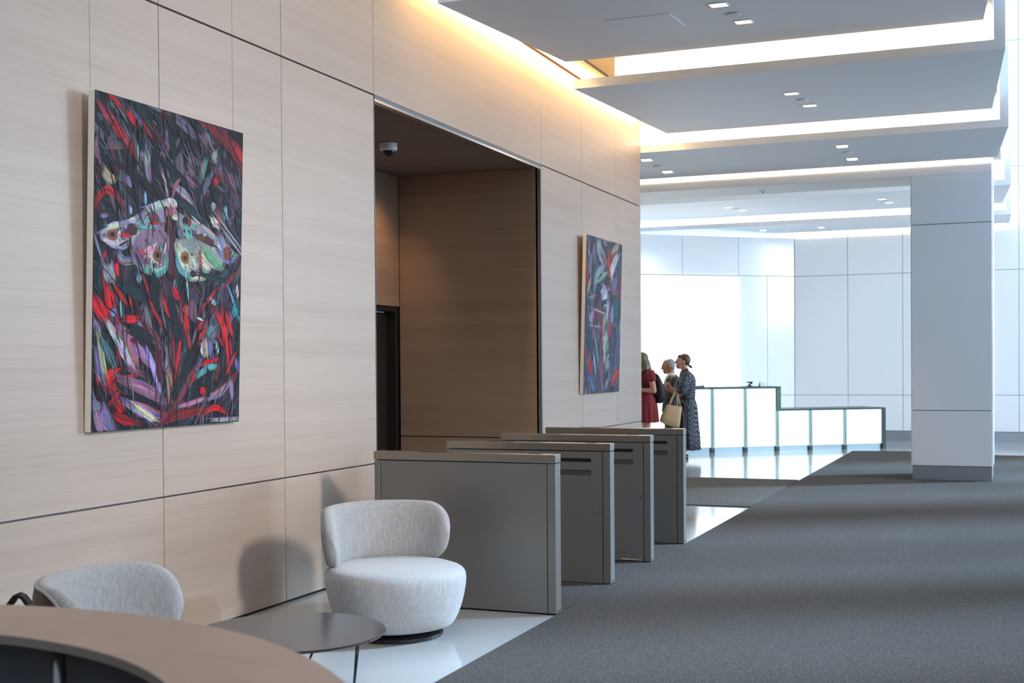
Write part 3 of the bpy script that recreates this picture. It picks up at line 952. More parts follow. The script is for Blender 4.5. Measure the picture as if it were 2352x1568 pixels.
PAINT_B='''
S 0.336,0.018,0.358,0.083,0.494,0.158|0.1529|a0a0a0
S 0.075,0.02,0.049,0.065|0.1589|6e5f6e
S 0.216,0.062,0.193,0.151|0.1223|786e87
S 0.115,0.141,0.108,0.228|0.1022|737891
S 0.603,0.107,0.631,0.219|0.1477|a53741
S 0.782,0.066,0.755,0.121|0.1341|aa3c3c
S 0.854,0.093,0.727,0.176,0.699,0.231|0.1327|cdbec8
S 0.425,0.116,0.525,0.149|0.0816|a05a64
S 0.303,0.167,0.218,0.26|0.1192|46555f
S 0.495,0.173,0.309,0.234,0.255,0.325|0.1079|8c9ba0
S 0.569,0.252,0.408,0.274,0.319,0.338|0.0860|3c4b50
S 0.533,0.224,0.345,0.277|0.0526|96a5a5
S 0.639,0.295,0.813,0.335,0.984,0.313|0.0407|964664
S 0.837,0.249,0.808,0.296|0.1531|786e8c
S 0.475,0.302,0.578,0.343|0.0612|beaab4
S 0.545,0.345,0.485,0.4|0.2822|b4bebe
S 0.454,0.416,0.649,0.387|0.0530|324b50
S 0.102,0.346,0.139,0.418|0.1624|3c645f
S 0.152,0.388,0.322,0.368|0.0441|8c6e82
S 0.206,0.476,0.165,0.544|0.1238|9696af
S 0.328,0.435,0.367,0.517|0.2113|5f465a
S 0.235,0.46,0.526,0.483|0.0265|aa8ca0
S 0.619,0.419,0.595,0.512|0.1321|b9a59b
S 0.675,0.479,0.653,0.589|0.1550|826e5a
S 0.529,0.514,0.504,0.591|0.1312|aa968c
S 0.757,0.446,0.75,0.54|0.1144|7891a5
S 0.888,0.387,0.865,0.491|0.1830|325a5f
S 0.418,0.547,0.441,0.615|0.1291|af2d37
S 0.7,0.549,0.69,0.62|0.1149|963c4b
S 0.167,0.567,0.372,0.571|0.0244|b496b4
S 0.246,0.58,0.219,0.634|0.1257|6e506e
S 0.573,0.621,0.549,0.715|0.2200|b4aaa0
S 0.628,0.668,0.599,0.715|0.1108|6e968c
S 0.441,0.615,0.47,0.747,0.469,0.903|0.1098|824155
S 0.461,0.825,0.491,0.967|0.1041|8c556e
S 0.127,0.642,0.164,0.717|0.1649|324650
S 0.283,0.64,0.358,0.763|0.0587|828ca0
S 0.772,0.587,0.85,0.666|0.1711|464b64
S 0.91,0.585,0.831,0.81|0.1396|32505f
S 0.639,0.778,0.594,0.825|0.1912|8c91af
S 0.139,0.786,0.191,0.855|0.1462|aa2830
S 0.026,0.726,0.045,0.763|0.0814|8c2830
S 0.263,0.77,0.302,0.847|0.0592|96aab4
S 0.18,0.9,0.28,0.963|0.1416|646e82
S 0.807,0.907,0.942,0.859|0.0742|be3c37
S 0.777,0.947,0.912,0.908|0.0736|aa3737
S 0.637,0.921,0.608,0.968|0.0448|aab4b9
S 0.028,0.174,0.048,0.282|0.0788|962837
S 0.966,0.22,0.963,0.377|0.0625|8c3246
S 0.879,0.015,0.714,0.063|0.0825|a08c82
S 0.381,-0.007,0.576,0.003|0.0446|828796
S 0.127,0.279,0.072,0.347|0.0790|a09684
S 0.352,0.359,0.264,0.429|0.1137|3a3040
S 0.96,0.111,0.936,0.205|0.1102|4a5a62
S 0.05,0.45,0.047,0.599|0.0930|3a4a56
S 0.923,0.697,0.894,0.746|0.1390|5a5a78
S 0.367,0.863,0.36,0.965|0.0837|3c4a58'''


def paint_mesh(name, strokes, W, H, bg, palette, nrand, seed, parent, fan):
    rnd = random.Random(seed)
    V, F, C = [], [], []
    lvl = [0]
    def lin(h):
        return srgb(h)
    def quadstrip(pts, w, col, taper=0.45, bright=1.0, ext=0.12):
        # pts in metres (y right, z up) on the canvas
        lvl[0] += 1
        x = 0.0402 + lvl[0] * 0.0000012
        if len(pts) > 1 and ext:
            (ay, az), (by, bz) = pts[0], pts[1]
            (cy, cz), (ey, ez) = pts[-2], pts[-1]
            pts = [(ay - (by - ay) * ext, az - (bz - az) * ext)] + list(pts[1:-1]) + [(ey + (ey - cy) * ext, ez + (ez - cz) * ext)]
        q = []
        n = len(pts)
        dense = []
        for i in range(n - 1):
            p0, p1, p2, p3 = pts[max(i - 1, 0)], pts[i], pts[i + 1], pts[min(i + 2, n - 1)]
            steps = 5 if n > 2 else 8
            for k in range(steps):
                t = k / steps
                dense.append(tuple(0.5 * ((2 * b) + (-a + c) * t + (2 * a - 5 * b + 4 * c - d) * t * t + (-a + 3 * b - 3 * c + d) * t ** 3)
                                   for a, b, c, d in zip(p0, p1, p2, p3)))
        dense.append(pts[-1])
        m = len(dense)
        base = len(V)
        for i, (y, z) in enumerate(dense):
            a, b = dense[max(i - 1, 0)], dense[min(i + 1, m - 1)]
            dy, dz = b[0] - a[0], b[1] - a[1]
            l = math.hypot(dy, dz) or 1
            ny, nz = -dz / l, dy / l
            t = i / (m - 1)
            ww = w * 0.5 * max(0.06, math.sin(math.pi * (0.04 + 0.92 * t)) ** taper) * (0.88 + 0.24 * rnd.random())
            for s in (-1, -0.35, 0.35, 1):
                jy = max(-W / 2 + 0.002, min(W / 2 - 0.002, y + ny * ww * s))
                jz = max(0.002, min(H - 0.002, z + nz * ww * s))
                V.append((x, jy, jz))
                f = bright * (0.75 + 0.5 * rnd.random())
                e = min(0.8, max(0.0, abs(2 * t - 1) - 0.45) * 1.4 + (0.3 if abs(s) == 1 else 0.0))
                C.append(tuple(min(1, c * f * (1 - e) + g * e) for c, g in zip(col, bg)))
        for i in range(m - 1):
            for k in range(3):
                a = base + i * 4 + k
                F.append((a, a + 1, a + 5, a + 4))
    def poly(pts, col):
        lvl[0] += 1
        x = 0.0402 + lvl[0] * 0.0000012
        cy = sum(p[0] for p in pts) / len(pts)
        cz = sum(p[1] for p in pts) / len(pts)
        base = len(V)
        V.append((x, cy, cz)); C.append(col)
        for y, z in pts:
            V.append((x, max(-W / 2 + .002, min(W / 2 - .002, y)), max(.002, min(H - .002, z))))
            f = 0.7 + 0.5 * rnd.random()
            C.append(tuple(min(1, c * f) for c in col))
        n = len(pts)
        for i in range(n):
            F.append((base, base + 1 + i, base + 1 + (i + 1) % n))
    def P(u, v):
        return (W * (u - 0.5), H * (1 - v))
    # ground
    nx, nz = 16, 20
    for j in range(nz + 1):
        for i in range(nx + 1):
            V.append((0.0402, W * (i / nx - 0.5), H * j / nz))
            f = 0.6 + 0.9 * rnd.random()
            C.append(tuple(min(1, c * f) for c in bg))
    for j in range(nz):
        for i in range(nx):
            a = j * (nx + 1) + i
            F.append((a, a + 1, a + nx + 2, a + nx + 1))
    # loose under-painting
    for _ in range(nrand):
        u, v = rnd.random(), rnd.random()
        ln = 0.08 + 0.26 * rnd.random() ** 2
        if v < 0.45:
            an = math.radians(-55 + 30 * rnd.gauss(0, 1))
        else:
            an = math.radians(90 + (u - 0.5) * fan + 22 * rnd.gauss(0, 1))
        y, z = P(u, v)
        dy, dz = math.cos(an) * ln / 2, math.sin(an) * ln / 2
        bend = rnd.uniform(-.02, .02)
        quadstrip([(y - dy, z - dz), (y + bend, z + bend), (y + dy, z + dz)], rnd.uniform(.006, .05), lin(rnd.choice(palette)), 0.8, rnd.uniform(.45, 1.0))
    for ln in strokes.strip().splitlines():
        g, w, col = ln.split('|')
        kind, nums = g.split(' ')
        nums = [float(x) for x in nums.split(',')]
        pts = [P(nums[i], nums[i + 1]) for i in range(0, len(nums), 2)]
        colr = lin(col)
        if kind == 'P':
            poly(pts, colr)
            for _ in range(14):   # broken colour across the wing
                a, b = rnd.choice(pts), rnd.choice(pts)
                cy = sum(p[0] for p in pts) / len(pts); cz = sum(p[1] for p in pts) / len(pts)
                t1, t2 = rnd.uniform(.2, .9), rnd.uniform(.2, .9)
                quadstrip([(cy + (a[0] - cy) * t1, cz + (a[1] - cz) * t1), (cy + (b[0] - cy) * t2, cz + (b[1] - cz) * t2)], rnd.uniform(.012, .035),
                          lin(rnd.choice(['a89aac', '6a5a70', 'b8c0bc', '8c6474', '74a09a', '4c3c4c', 'c4bcc4'])))
        elif kind == 'E':
            rx, ry = [float(x) for x in w.split(',')]
            y, z = pts[0]
            poly([(y + rx * math.cos(k * .524), z + ry * math.sin(k * .524)) for k in range(12)], colr)
        else:
            w = float(w)
            quadstrip(pts, w, colr, 0.8, 1.0, 0.3)
            if w > 0.02:
                for _ in range(5):
                    o = rnd.uniform(-.42, .42) * w
                    oz = rnd.uniform(-.42, .42) * w
                    quadstrip([(y + o, z + oz) for y, z in pts], w * rnd.uniform(.05, .2), tuple(min(1, c * rnd.choice((.35, .6, 1.3, 1.5))) for c in colr), 0.8, 1.0, rnd.uniform(.2, .8))
    for _ in range(nrand // 3):   # thin dry streaks over everything
        u, v = rnd.random(), rnd.random()
        if 0.31 < v < 0.56 and rnd.random() < 0.7:
            continue
        ln = 0.06 + 0.16 * rnd.random()
        an = math.radians(-58 + 18 * rnd.gauss(0, 1)) if v < 0.4 else math.radians(90 + (u - 0.5) * fan + 16 * rnd.gauss(0, 1))
        y, z = P(u, v)
        dy, dz = math.cos(an) * ln / 2, math.sin(an) * ln / 2
        quadstrip([(y - dy, z - dz), (y + rnd.uniform(-.01, .01), z), (y + dy, z + dz)], rnd.uniform(.003, .011), lin(rnd.choice(palette)), 0.8, rnd.uniform(.5, 1.3))
    me = bpy.data.meshes.new(name)
    me.from_pydata(V, [], F)
    at = me.color_attributes.new('paint', 'FLOAT_COLOR', 'POINT')
    for i, cc in enumerate(C):
        at.data[i].color = (*cc, 1)
    return link(name, me, PAINT, parent)

def painting(label, yc, zb, W, H, strokes, bg, pal, nr, seed, fan):
    t = thing('painting', label, 'painting', (0.004, yc, zb))
    t.rotation_euler = (0, 0.0298, 0)
    box('canvas', 0, 0.040, -W / 2, W / 2, 0, H, CANVAS, t, 0.003, 2)
    p = paint_mesh('painted_surface', strokes, W, H, bg, pal, nr, seed, t, fan)
    return t
painting('large dark abstract painting of a pale moth among red strokes, above the armchairs', 5.607, 1.17, 1.272, 1.675, PAINT_A, srgb('14151b'),
         ['262833', '3e3a48', '524c5c', '1a2a32', '62526a', '161920', '3c303c', '1e383c', '706078', '2c2028', '12141a', '20242e', '34363f', '5a1a24', '2e4a50', '6c6c7c'], 1000, 4, -50)
painting('narrow looking grey and mauve abstract painting beyond the recess, farther along the wall', 13.245, 1.18, 1.30, 1.68, PAINT_B, srgb('3c424e'),  # ground lightened in colour to imitate reflected haze
         ['5a6270', '6a6878', '3c4a54', '7a7488', '58505e', '465a60', '6c5a6c', '8a8c98', '2c343c', '30282f', '9a9aa8'], 600, 9, -10)

# ------------------------------------------------------------------ armchairs
def make_chair(label, loc, ang, grp):
    t = thing('armchair', label, 'armchair', (*loc, 0), ang, grp)
    bm = bmesh.new()
    bm_lathe(bm, [(0.255, 0.0), (0.262, 0.006), (0.262, 0.022), (0.24, 0.03), (0.20, 0.055)], 48)
    from_bm('swivel_base', bm, BASEBLK, t)
    # seat: soft drum, a little squarer than a circle
    prof = [(0.10, 0.046), (0.25, 0.048), (0.292, 0.056), (0.322, 0.085), (0.350, 0.15), (0.370, 0.225), (0.382, 0.300), (0.382, 0.340), (0.370, 0.368), (0.340, 0.385), (0.25, 0.394), (0.12, 0.397), (0.01, 0.398)]
    n = 56
    rings = []
    for r, z in prof:
        ring = []
        for i in range(n):
            a = 2 * math.pi * i / n
            k = (abs(math.cos(a)) ** 2.5 + abs(math.sin(a)) ** 2.5) ** (-1 / 2.5)
            k = 1 + (k - 1) * 0.75
            ring.append((r * k * math.cos(a), r * k * 0.985 * math.sin(a), z))
        rings.append(ring)
    bm = bmesh.new(); bm_loft(bm, rings)
    seat = smoothed(from_bm('seat', bm, FABRIC, t), 1)
    # backrest: bean shaped shell wrapped round the back of the seat
    amax = math.radians(84)
    na, nc = 44, 22
    def env(a):
        s = abs(a) / amax
        return 1.0 if s < 0.66 else math.sqrt(max(0.0, 1 - ((s - 0.66) / 0.34) ** 2))
    def pos(a, rad, z):
        return (-rad * math.cos(a), rad * 0.98 * math.sin(a), z)
    def section(a, grow=0.0, hs=1.0):
        e = env(a)
        hh = 0.170 * e * hs + 0.002
        th = 0.046 * (0.30 + 0.70 * e ** 0.7) * (1 if e > 0.02 else 0.2) + grow
        zc = 0.528 + 0.010 * math.cos(a)
        return hh, th, zc
    rings = []
    for i in range(na + 1):
        a = -amax + 2 * amax * i / na
        hh, th, zc = section(a)
        ring = []
        for k in range(nc):
            p = 2 * math.pi * k / nc
            cs, sn = math.cos(p), math.sin(p)
            dx = th * math.copysign(abs(cs) ** 0.75, cs)
            dz = hh * math.copysign(abs(sn) ** 0.72, sn)
            z = zc + dz
            ring.append(pos(a, 0.346 + 0.11 * (z - 0.40) + dx, z))
        rings.append(ring)
    bm = bmesh.new(); bm_loft(bm, rings)
    back = smoothed(from_bm('backrest', bm, FABRIC, t), 1)
    # leather shell on the outside
    rings = []
    for i in range(na + 1):
        a = (-amax + 2 * amax * i / na) * 0.90
        hh, th, zc = section(a)
        hs = 0.170 * env(a / 0.90) * 0.90 + 0.002
        ring = []
        for k in range(9):
            dz = hs * (-1 + 2 * k / 8)
            q = max(0.0, 1 - (abs(dz) / hh) ** 2.6) ** 0.36
            z = zc + dz
            ring.append(pos(a, 0.346 + 0.11 * (z - 0.40) + th * q + 0.004, z))
        inner = []
        for k in range(8, -1, -1):
            dz = hs * (-1 + 2 * k / 8)
            q = max(0.0, 1 - (abs(dz) / hh) ** 2.6) ** 0.36
            z = zc + dz
            inner.append(pos(a, 0.346 + 0.11 * (z - 0.40) + th * q - 0.010, z))
        rings.append(ring + inner)
    bm = bmesh.new(); bm_loft(bm, rings)
    from_bm('leather_shell', bm, LEATHER, t, smooth=True)
    # piping round the shell edge
    loop = []
    for i in range(na + 1):
        a = (-amax + 2 * amax * i / na) * 0.91
        hh, th, zc = section(a)
        hs = 0.170 * env(a / 0.91) * 0.92 + 0.001
        q = max(0.0, 1 - min(1, hs / hh) ** 2.6) ** 0.36
        loop.append(pos(a, 0.346 + 0.11 * (zc + hs - 0.40) + th * q + 0.002, zc + hs))
    for i in range(na, -1, -1):
        a = (-amax + 2 * amax * i / na) * 0.91
        hh, th, zc = section(a)
        hs = 0.170 * env(a / 0.91) * 0.92 + 0.001
        q = max(0.0, 1 - min(1, hs / hh) ** 2.6) ** 0.36
        loop.append(pos(a, 0.346 + 0.11 * (zc - hs - 0.40) + th * q + 0.002, zc - hs))
    loop.append(loop[0])
    bm = bmesh.new(); bm_tube(bm, loop, 0.006, 6)
    from_bm('piping', bm, FABRIC, t, smooth=True)
    # centre seams of the back cushion
    return t
make_chair('cream woven swivel armchair in front of the nearest metal gate', (1.07, 6.22), math.radians(-38), 'cream swivel armchairs')
make_chair('cream woven armchair with brown leather back, at the left behind the curved counter', (1.235, 3.88), math.radians(10), 'cream swivel armchairs')

# ------------------------------------------------------------------ round coffee table
ct = thing('coffee_table', 'low round black coffee table between the two armchairs', 'table', (1.306, 4.74, 0))
bm = bmesh.new(); bm_lathe(bm, [(0.405, 0.317), (0.417, 0.319), (0.421, 0.323), (0.421, 0.327), (0.417, 0.330), (0.05, 0.330)], 72)
from_bm('table_top', bm, TABLEBLK, ct)
for k in range(4):
    a = math.radians(25 + 90 * k)
    bm = bmesh.new()
    f = Vector((0.27 * math.cos(a), 0.27 * math.sin(a), 0.006))
    for da in (-0.42, 0.42):
        bm_tube(bm, [f, (0.33 * math.cos(a + da), 0.33 * math.sin(a + da), 0.317)], 0.004, 8)
    from_bm('wire_leg', bm, BASEBLK, ct)
bm = bmesh.new()
bm_tube(bm, [(0.27 * math.cos(math.radians(25 + 9 * k)), 0.27 * math.sin(math.radians(25 + 9 * k)), 0.006) for k in range(41)], 0.0055, 8)
from_bm('floor_ring', bm, BASEBLK, ct)

# ------------------------------------------------------------------ curved counter in the foreground
cc = thing('curved_counter', 'out of focus curved counter with taupe wooden top in the lower left corner', 'counter', (2.157, 1.139, 0.0072))
def arc(r, a0, a1, n):
    return [(r * math.cos(math.radians(a0 + (a1 - a0) * i / n)), r * math.sin(math.radians(a0 + (a1 - a0) * i / n))) for i in range(n + 1)]
def ring_piece(name, r0, r1, z0, z1, a0, a1, m):
    bm = bmesh.new()
    n = 64
    rows = []
    A, B = arc(r0, a0, a1, n), arc(r1, a0, a1, n)
    bm_loft(bm, [[(*a, z0), (*b, z0), (*b, z1), (*a, z1)] for a, b in zip(A, B)])
    return from_bm(name, bm, m, cc)
ring_piece('counter_top', 1.005, 1.30, 0.874, 0.893, -8, 200, COUNTER)
ring_piece('edge_band', 1.0015, 1.005, 0.873, 0.8925, -8, 200, mat('edge_band', 'b0a092', 0.4))
ring_piece('front_panel', 1.22, 1.245, 0.06, 0.874, -6, 198, mat('counter_inside', '77777a', 0.6))
ring_piece('plinth', 1.17, 1.19, 0.0, 0.06, -6, 198, BASEBLK)
for a in (30, 55, 80.5, 112, 150, 185):
    bm = bmesh.new()
    p = (1.035 * math.cos(math.radians(a)), 1.035 * math.sin(math.radians(a)))
    bm_tube(bm, [(*p, 0.0), (*p, 0.874)], 0.014, 16)
    from_bm('post', bm, STEEL, cc, smooth=True)
ring_piece('inner_shelf', 1.0, 1.21, 0.40, 0.42, -4, 196, DARKGREY)

# ------------------------------------------------------------------ black bag by the wall
bg_ = thing('tote_bag', 'black bag whose handle shows above the counter at the left edge', 'bag', (0.57, 3.92, 0), math.radians(21.7))
bm = bmesh.new()
rings = []
for z, w, dpt in ((0.0, 0.15, 0.06), (0.02, 0.165, 0.068), (0.2, 0.17, 0.07), (0.36, 0.175, 0.05), (0.40, 0.178, 0.035)):
    rings.append([(w * math.copysign(abs(math.cos(a)) ** 0.5, math.cos(a)), dpt * math.copysign(abs(math.sin(a)) ** 0.5, math.sin(a)), z) for a in [2 * math.pi * k / 24 for k in range(24)]])
bm_loft(bm, rings)
from_bm('body', bm, PACK, bg_, smooth=True)
for s in (-1, 1):
    bm = bmesh.new()
    prf = [(-0.10, 0.385), (-0.085, 0.45), (-0.05, 0.53), (-0.015, 0.577), (0.0, 0.584), (0.018, 0.576), (0.055, 0.525), (0.085, 0.45), (0.10, 0.385)]
    bm_tube(bm, [(x, s * (0.030 - 0.02 * (z - .385) / .2), z) for x, z in prf], 0.011, 8)
    from_bm('handle', bm, BASEBLK, bg_, smooth=True)

# ------------------------------------------------------------------ reception desk
rd = thing('reception_desk', 'stepped reception desk with glowing greenish white glass panels', 'desk', (0.814, 21.749, 0), math.atan2(0.586, 0.81))
def rb(name, *a, parent=None, bevel=0.0):
    m = a[-1]
    return box(name, *a[:-1], m, parent or rd, bevel)
hi, lo = 1.10, 0.712
posts_hi = [-3.4, -2.78, -2.155, -1.53, -0.93]
posts_lo = [0.274, 0.925]
rb('body', -3.45, -0.30, 0.06, 0.70, 0.085, hi - 0.03, PANEL_W)
rb('body', -0.30, 1.66, 0.06, 0.70, 0.085, lo - 0.03, PANEL_W)
rb('worktop', -3.5, -0.285, -0.012, 0.74, hi - 0.032, hi, DESKDARK, bevel=0.002)
rb('worktop', -0.30, 1.70, -0.012, 0.74, lo - 0.026, lo, DESKDARK, bevel=0.002)
rb('step_panel', -0.355, -0.285, -0.012, 0.74, lo - 0.03, hi - 0.033, GREENEDGE)
rb('end_panel', 1.635, 1.70, -0.012, 0.74, 0.0, lo - 0.027, DESKDARK)
rb('plinth', -3.5, 1.63, 0.03, 0.68, 0.0, 0.085, DESKSTEEL)
edges_hi = posts_hi + [-0.345]
for a, b in zip(edges_hi, edges_hi[1:]):
    rb('glass_panel', a + 0.028, b - 0.028, 0.012, 0.03, 0.088, hi - 0.034, DESKGLASS, bevel=0.002)
edges_lo = [-0.345] + posts_lo + [1.66]
for a, b in zip(edges_lo, edges_lo[1:]):
    rb('glass_panel', a + 0.028, b - 0.028, 0.012, 0.03, 0.088, lo - 0.028, DESKGLASS, bevel=0.002)
for p in posts_hi + [-0.345] + posts_lo:
    top = hi - 0.034 if p < -0.4 else lo - 0.03
    q = rb('post', p - 0.032, p + 0.004, 0.0, 0.05, 0.02, top, mat('post_green', 'a8c4b0', 0.3) if 'post_green' not in MATS else MATS['post_green'])
    rb('steel_edge', p + 0.0045, p + 0.032, -0.006, 0.05, 0.02, top, DESKSTEEL, parent=q)
    rb('foot', p - 0.03, p + 0.03, -0.008, 0.04, 0.0, 0.0195, DESKDARK, parent=q)
    rb('foot', p - 0.034, p + 0.03, -0.009, 0.02, 0.02, 0.075, DESKDARK, parent=q)
# things on the desk
def desk_pt(t, n, z):
    a = math.atan2(0.586, 0.81)
    return (0.814 + t * math.cos(a) - n * math.sin(a), 21.749 + t * math.sin(a) + n * math.cos(a), z)
ph = thing('card_terminal', 'small dark zigzag terminal stand on the tall part of the desk', 'terminal', desk_pt(-0.80, 0.12, hi), math.radians(21.7))
bm = bmesh.new()
zp = [(-0.025, 0.0), (0.035, 0.0), (0.042, 0.012), (-0.002, 0.022), (0.045, 0.066), (0.042, 0.082), (-0.045, 0.080), (-0.048, 0.064), (0.012, 0.060), (-0.038, 0.018)]
a = [bm.verts.new((x, -0.05, z)) for x, z in zp]
b = [bm.verts.new((x, 0.05, z)) for x, z in zp]
bm.faces.new(a); bm.faces.new(b[::-1])
for i in range(len(zp)):
    j = (i + 1) % len(zp)
    bm.faces.new((a[i], b[i], b[j], a[j]))
from_bm('body', bm, mat('terminal_dark', '1c2a32', 0.4), ph)
box('screen', -0.04, 0.038, -0.045, 0.045, 0.0815, 0.084, BLACK, ph)
pn = thing('pen_stand', 'thin dark pen standing upright beside the terminal on the desk', 'pen', desk_pt(-0.615, 0.12, hi))
bm = bmesh.new(); bm_lathe(bm, [(0.014, 0), (0.013, 0.012), (0.008, 0.016)], 16); from_bm('holder', bm, BASEBLK, pn)
bm = bmesh.new(); bm_tube(bm, [(0, 0, 0.012), (0.001, 0, 0.06), (0.003, 0, 0.088)], [0.007, 0.005, 0.002], 10); from_bm('pen', bm, BASEBLK, pn)
pp = thing('paper_sign', 'pale leaning sheet of paper at the right of the desk pen', 'paper', desk_pt(-0.53, 0.2, hi), math.radians(25))
bm = bmesh.new()
for s in (-1, 1):
    bm_loft(bm, [[(-0.06, s * 0.03, 0), (0.06, s * 0.03, 0), (0.06, s * 0.03 + 0.002, 0), (-0.06, s * 0.03 + 0.002, 0)],
                 [(-0.045, 0, 0.07), (0.045, 0, 0.07), (0.045, 0.002, 0.07), (-0.045, 0.002, 0.07)]])
from_bm('sheet', bm, PAPER, pp)
lb = thing('laptop', 'flat grey device lying on the desk behind the dotted dress', 'device', desk_pt(-1.80, 0.10, hi), math.atan2(0.586, 0.81))
box('base', -0.13, 0.13, -0.08, 0.09, 0.0, 0.016, GREY, lb, 0.003)
box('lid', -0.13, 0.13, -0.075, 0.09, 0.0165, 0.024, DARKGREY, lb, 0.002)
box('stud', 0.10, 0.13, -0.07, -0.03, 0.0245, 0.036, GREY, lb, 0.002)

# ------------------------------------------------------------------ people by the desk
VIEW = math.radians(21.66)     # local x runs to the right of the picture, local y away from it
def bm_ell(bm, c, r, rot=(0, 0, 0), n=16):
    res = bmesh.ops.create_uvsphere(bm, u_segments=n, v_segments=n // 2 + 2, radius=1)
    M = Matrix.Translation(c) @ Matrix.Rotation(rot[2], 4, 'Z') @ Matrix.Rotation(rot[1], 4, 'Y') @ Matrix.Rotation(rot[0], 4, 'X') @ Matrix.Diagonal((*r, 1))
    bmesh.ops.transform(bm, matrix=M, verts=res['verts'])
def bm_cap(bm, p0, p1, r0, r1, n=14):
    p0, p1 = Vector(p0), Vector(p1)
    d = (p1 - p0)
    l = d.length
    d.normalize()
    pts, rad = [], []
    for k in range(5):
        a = math.pi / 2 * (1 - k / 4)
        pts.append(p0 - d * r0 * math.sin(a)); rad.append(max(r0 * math.cos(a), 0.0008))
    for k in range(1, 5):
        t = k / 5
        pts.append(p0 + d * l * t); rad.append(r0 + (r1 - r0) * t)
    for k in range(5):
        a = math.pi / 2 * k / 4
        pts.append(p1 + d * r1 * math.sin(a)); rad.append(max(r1 * math.cos(a), 0.0008))
    bm_tube(bm, pts, rad, n)
def bm_hand(bm, at, fwd, side, nrm, s=1.0):
    """palm and five curled fingers: fwd = towards the fingertips, side = towards the thumb, nrm = out of the palm"""
    at, fwd, side, nrm = Vector(at), Vector(fwd).normalized(), Vector(side).normalized(), Vector(nrm).normalized()
    for k in range(4):
        o = at + side * (0.030 - 0.020 * k) * s
        bm_cap(bm, at + side * (0.014 - 0.01 * k) * s, o + fwd * 0.085 * s, 0.017 * s, 0.0125 * s, 10)
        ln = (0.040, 0.046, 0.042, 0.032)[k] * s
        a = o + fwd * 0.09 * s
        b = a + (fwd * 0.8 + nrm * 0.6).normalized() * ln
        c_ = b + (fwd * 0.15 + nrm).normalized() * ln * 0.75
        bm_cap(bm, a, b, 0.0098 * s, 0.009 * s, 8)
        bm_cap(bm, b, c_, 0.009 * s, 0.0078 * s, 8)
    a = at + side * 0.03 * s + fwd * 0.025 * s
    b = a + (side * 0.8 + fwd * 0.7 + nrm * 0.3).normalized() * 0.042 * s
    c_ = b + (fwd * 0.9 + nrm * 0.4).normalized() * 0.032 * s
    bm_cap(bm, a, b, 0.013 * s, 0.011 * s, 8)
    bm_cap(bm, b, c_, 0.011 * s, 0.009 * s, 8)
def bm_head(bm, c, tilt=0.0, female=True):
    """head looking towards local -x; c = centre of the skull"""
    R = Matrix.Translation(c) @ Matrix.Rotation(tilt, 4, 'Y')
    k0 = len(bm.verts)
    b2 = bmesh.new()
    bm_ell(b2, (0, 0, 0), (0.098, 0.074, 0.104))
    bm_ell(b2, (-0.045, 0, -0.062), (0.056, 0.053, 0.066))
    bm_ell(b2, (-0.078, 0, -0.098), (0.026, 0.030, 0.022))
    bm_ell(b2, (-0.094, 0, 0.022), (0.014, 0.050, 0.013))
    bm_cap(b2, (-0.098, 0, 0.008), (-0.116, 0, -0.028), 0.009, 0.014, 10)
    bm_ell(b2, (-0.100, 0, -0.066), (0.012, 0.026, 0.008))
    bm_ell(b2, (-0.098, 0, -0.077), (0.012, 0.022, 0.008))
    for s in (-1, 1):
        bm_ell(b2, (0.012, s * 0.076, -0.016), (0.020, 0.009, 0.032), (0, 0.2, 0))
        bm_ell(b2, (-0.060, s * 0.048, -0.028), (0.030, 0.018, 0.022))
        bm_ell(b2, (-0.088, s * 0.030, 0.000), (0.010, 0.014, 0.007))
    bmesh.ops.transform(b2, matrix=R, verts=b2.verts[:])
    tmp = bpy.data.meshes.new('tmp')
    b2.to_mesh(tmp); b2.free()
    bm.from_mesh(tmp)
    bpy.data.meshes.remove(tmp)
def fused(name, bm, m, parent, vox=0.0065):
    o = from_bm(name, bm, m, parent)
    r = o.modifiers.new('fuse', 'REMESH')
    r.mode = 'VOXEL'
    r.voxel_size = vox
    r.use_smooth_shade = True
    s = o.modifiers.new('relax', 'SMOOTH')
    s.factor = 0.5
    s.iterations = 3
    return o
def cloth(name, rows, m, parent, folds=0, amp=0.0, n=56, seed=1, z_fold=9.0):
    """rows = (z, cx, cy, rx, ry) from top to bottom; folds grow below z_fold"""
    rings = []
    rr = random.Random(seed)
    ph = [rr.uniform(0, 6.28) for _ in range(3)]
    zmin = rows[-1][0]
    for z, cx, cy, rx, ry in rows:
        g = 0.0 if z >= z_fold else (z_fold - z) / (z_fold - zmin)
        ring = []
        for i in range(n):
            a = 2 * math.pi * i / n
            k = 1 + amp * g * (0.6 * math.sin(folds * a + ph[0]) + 0.4 * math.sin((folds * 0.6) // 1 * a + ph[1] + z * 2))
            ring.append((cx + rx * k * math.cos(a), cy + ry * k * math.sin(a), z + 0.006 * g * math.sin(folds * a + ph[2])))
        rings.append(ring)
    bm = bmesh.new()
    bm_loft(bm, rings, cap=True)
    return from_bm(name, bm, m, parent, smooth=True)
def sleeve(name, pts, rad, m, parent):
    bm = bmesh.new()
    bm_tube(bm, pts, rad, 18)
    return from_bm(name, bm, m, parent, smooth=True)
def shoe(parent, x, y, m=SHOE):
    bm = bmesh.new()
    bm_loft(bm, [[(x + 0.05 - 0.15 * 0 + dx * 1.0, y + dy * w, z) for dx, dy in
                  [(-0.19 + 0.115 * (1 - math.cos(t)), 0.042 * math.sin(t)) for t in [2 * math.pi * k / 20 for k in range(20)]]] for z, w in ((0.0, 1), (0.02, 1.03), (0.045, 0.9), (0.065, 0.6))])
    return from_bm('shoe', bm, m, parent, smooth=True)

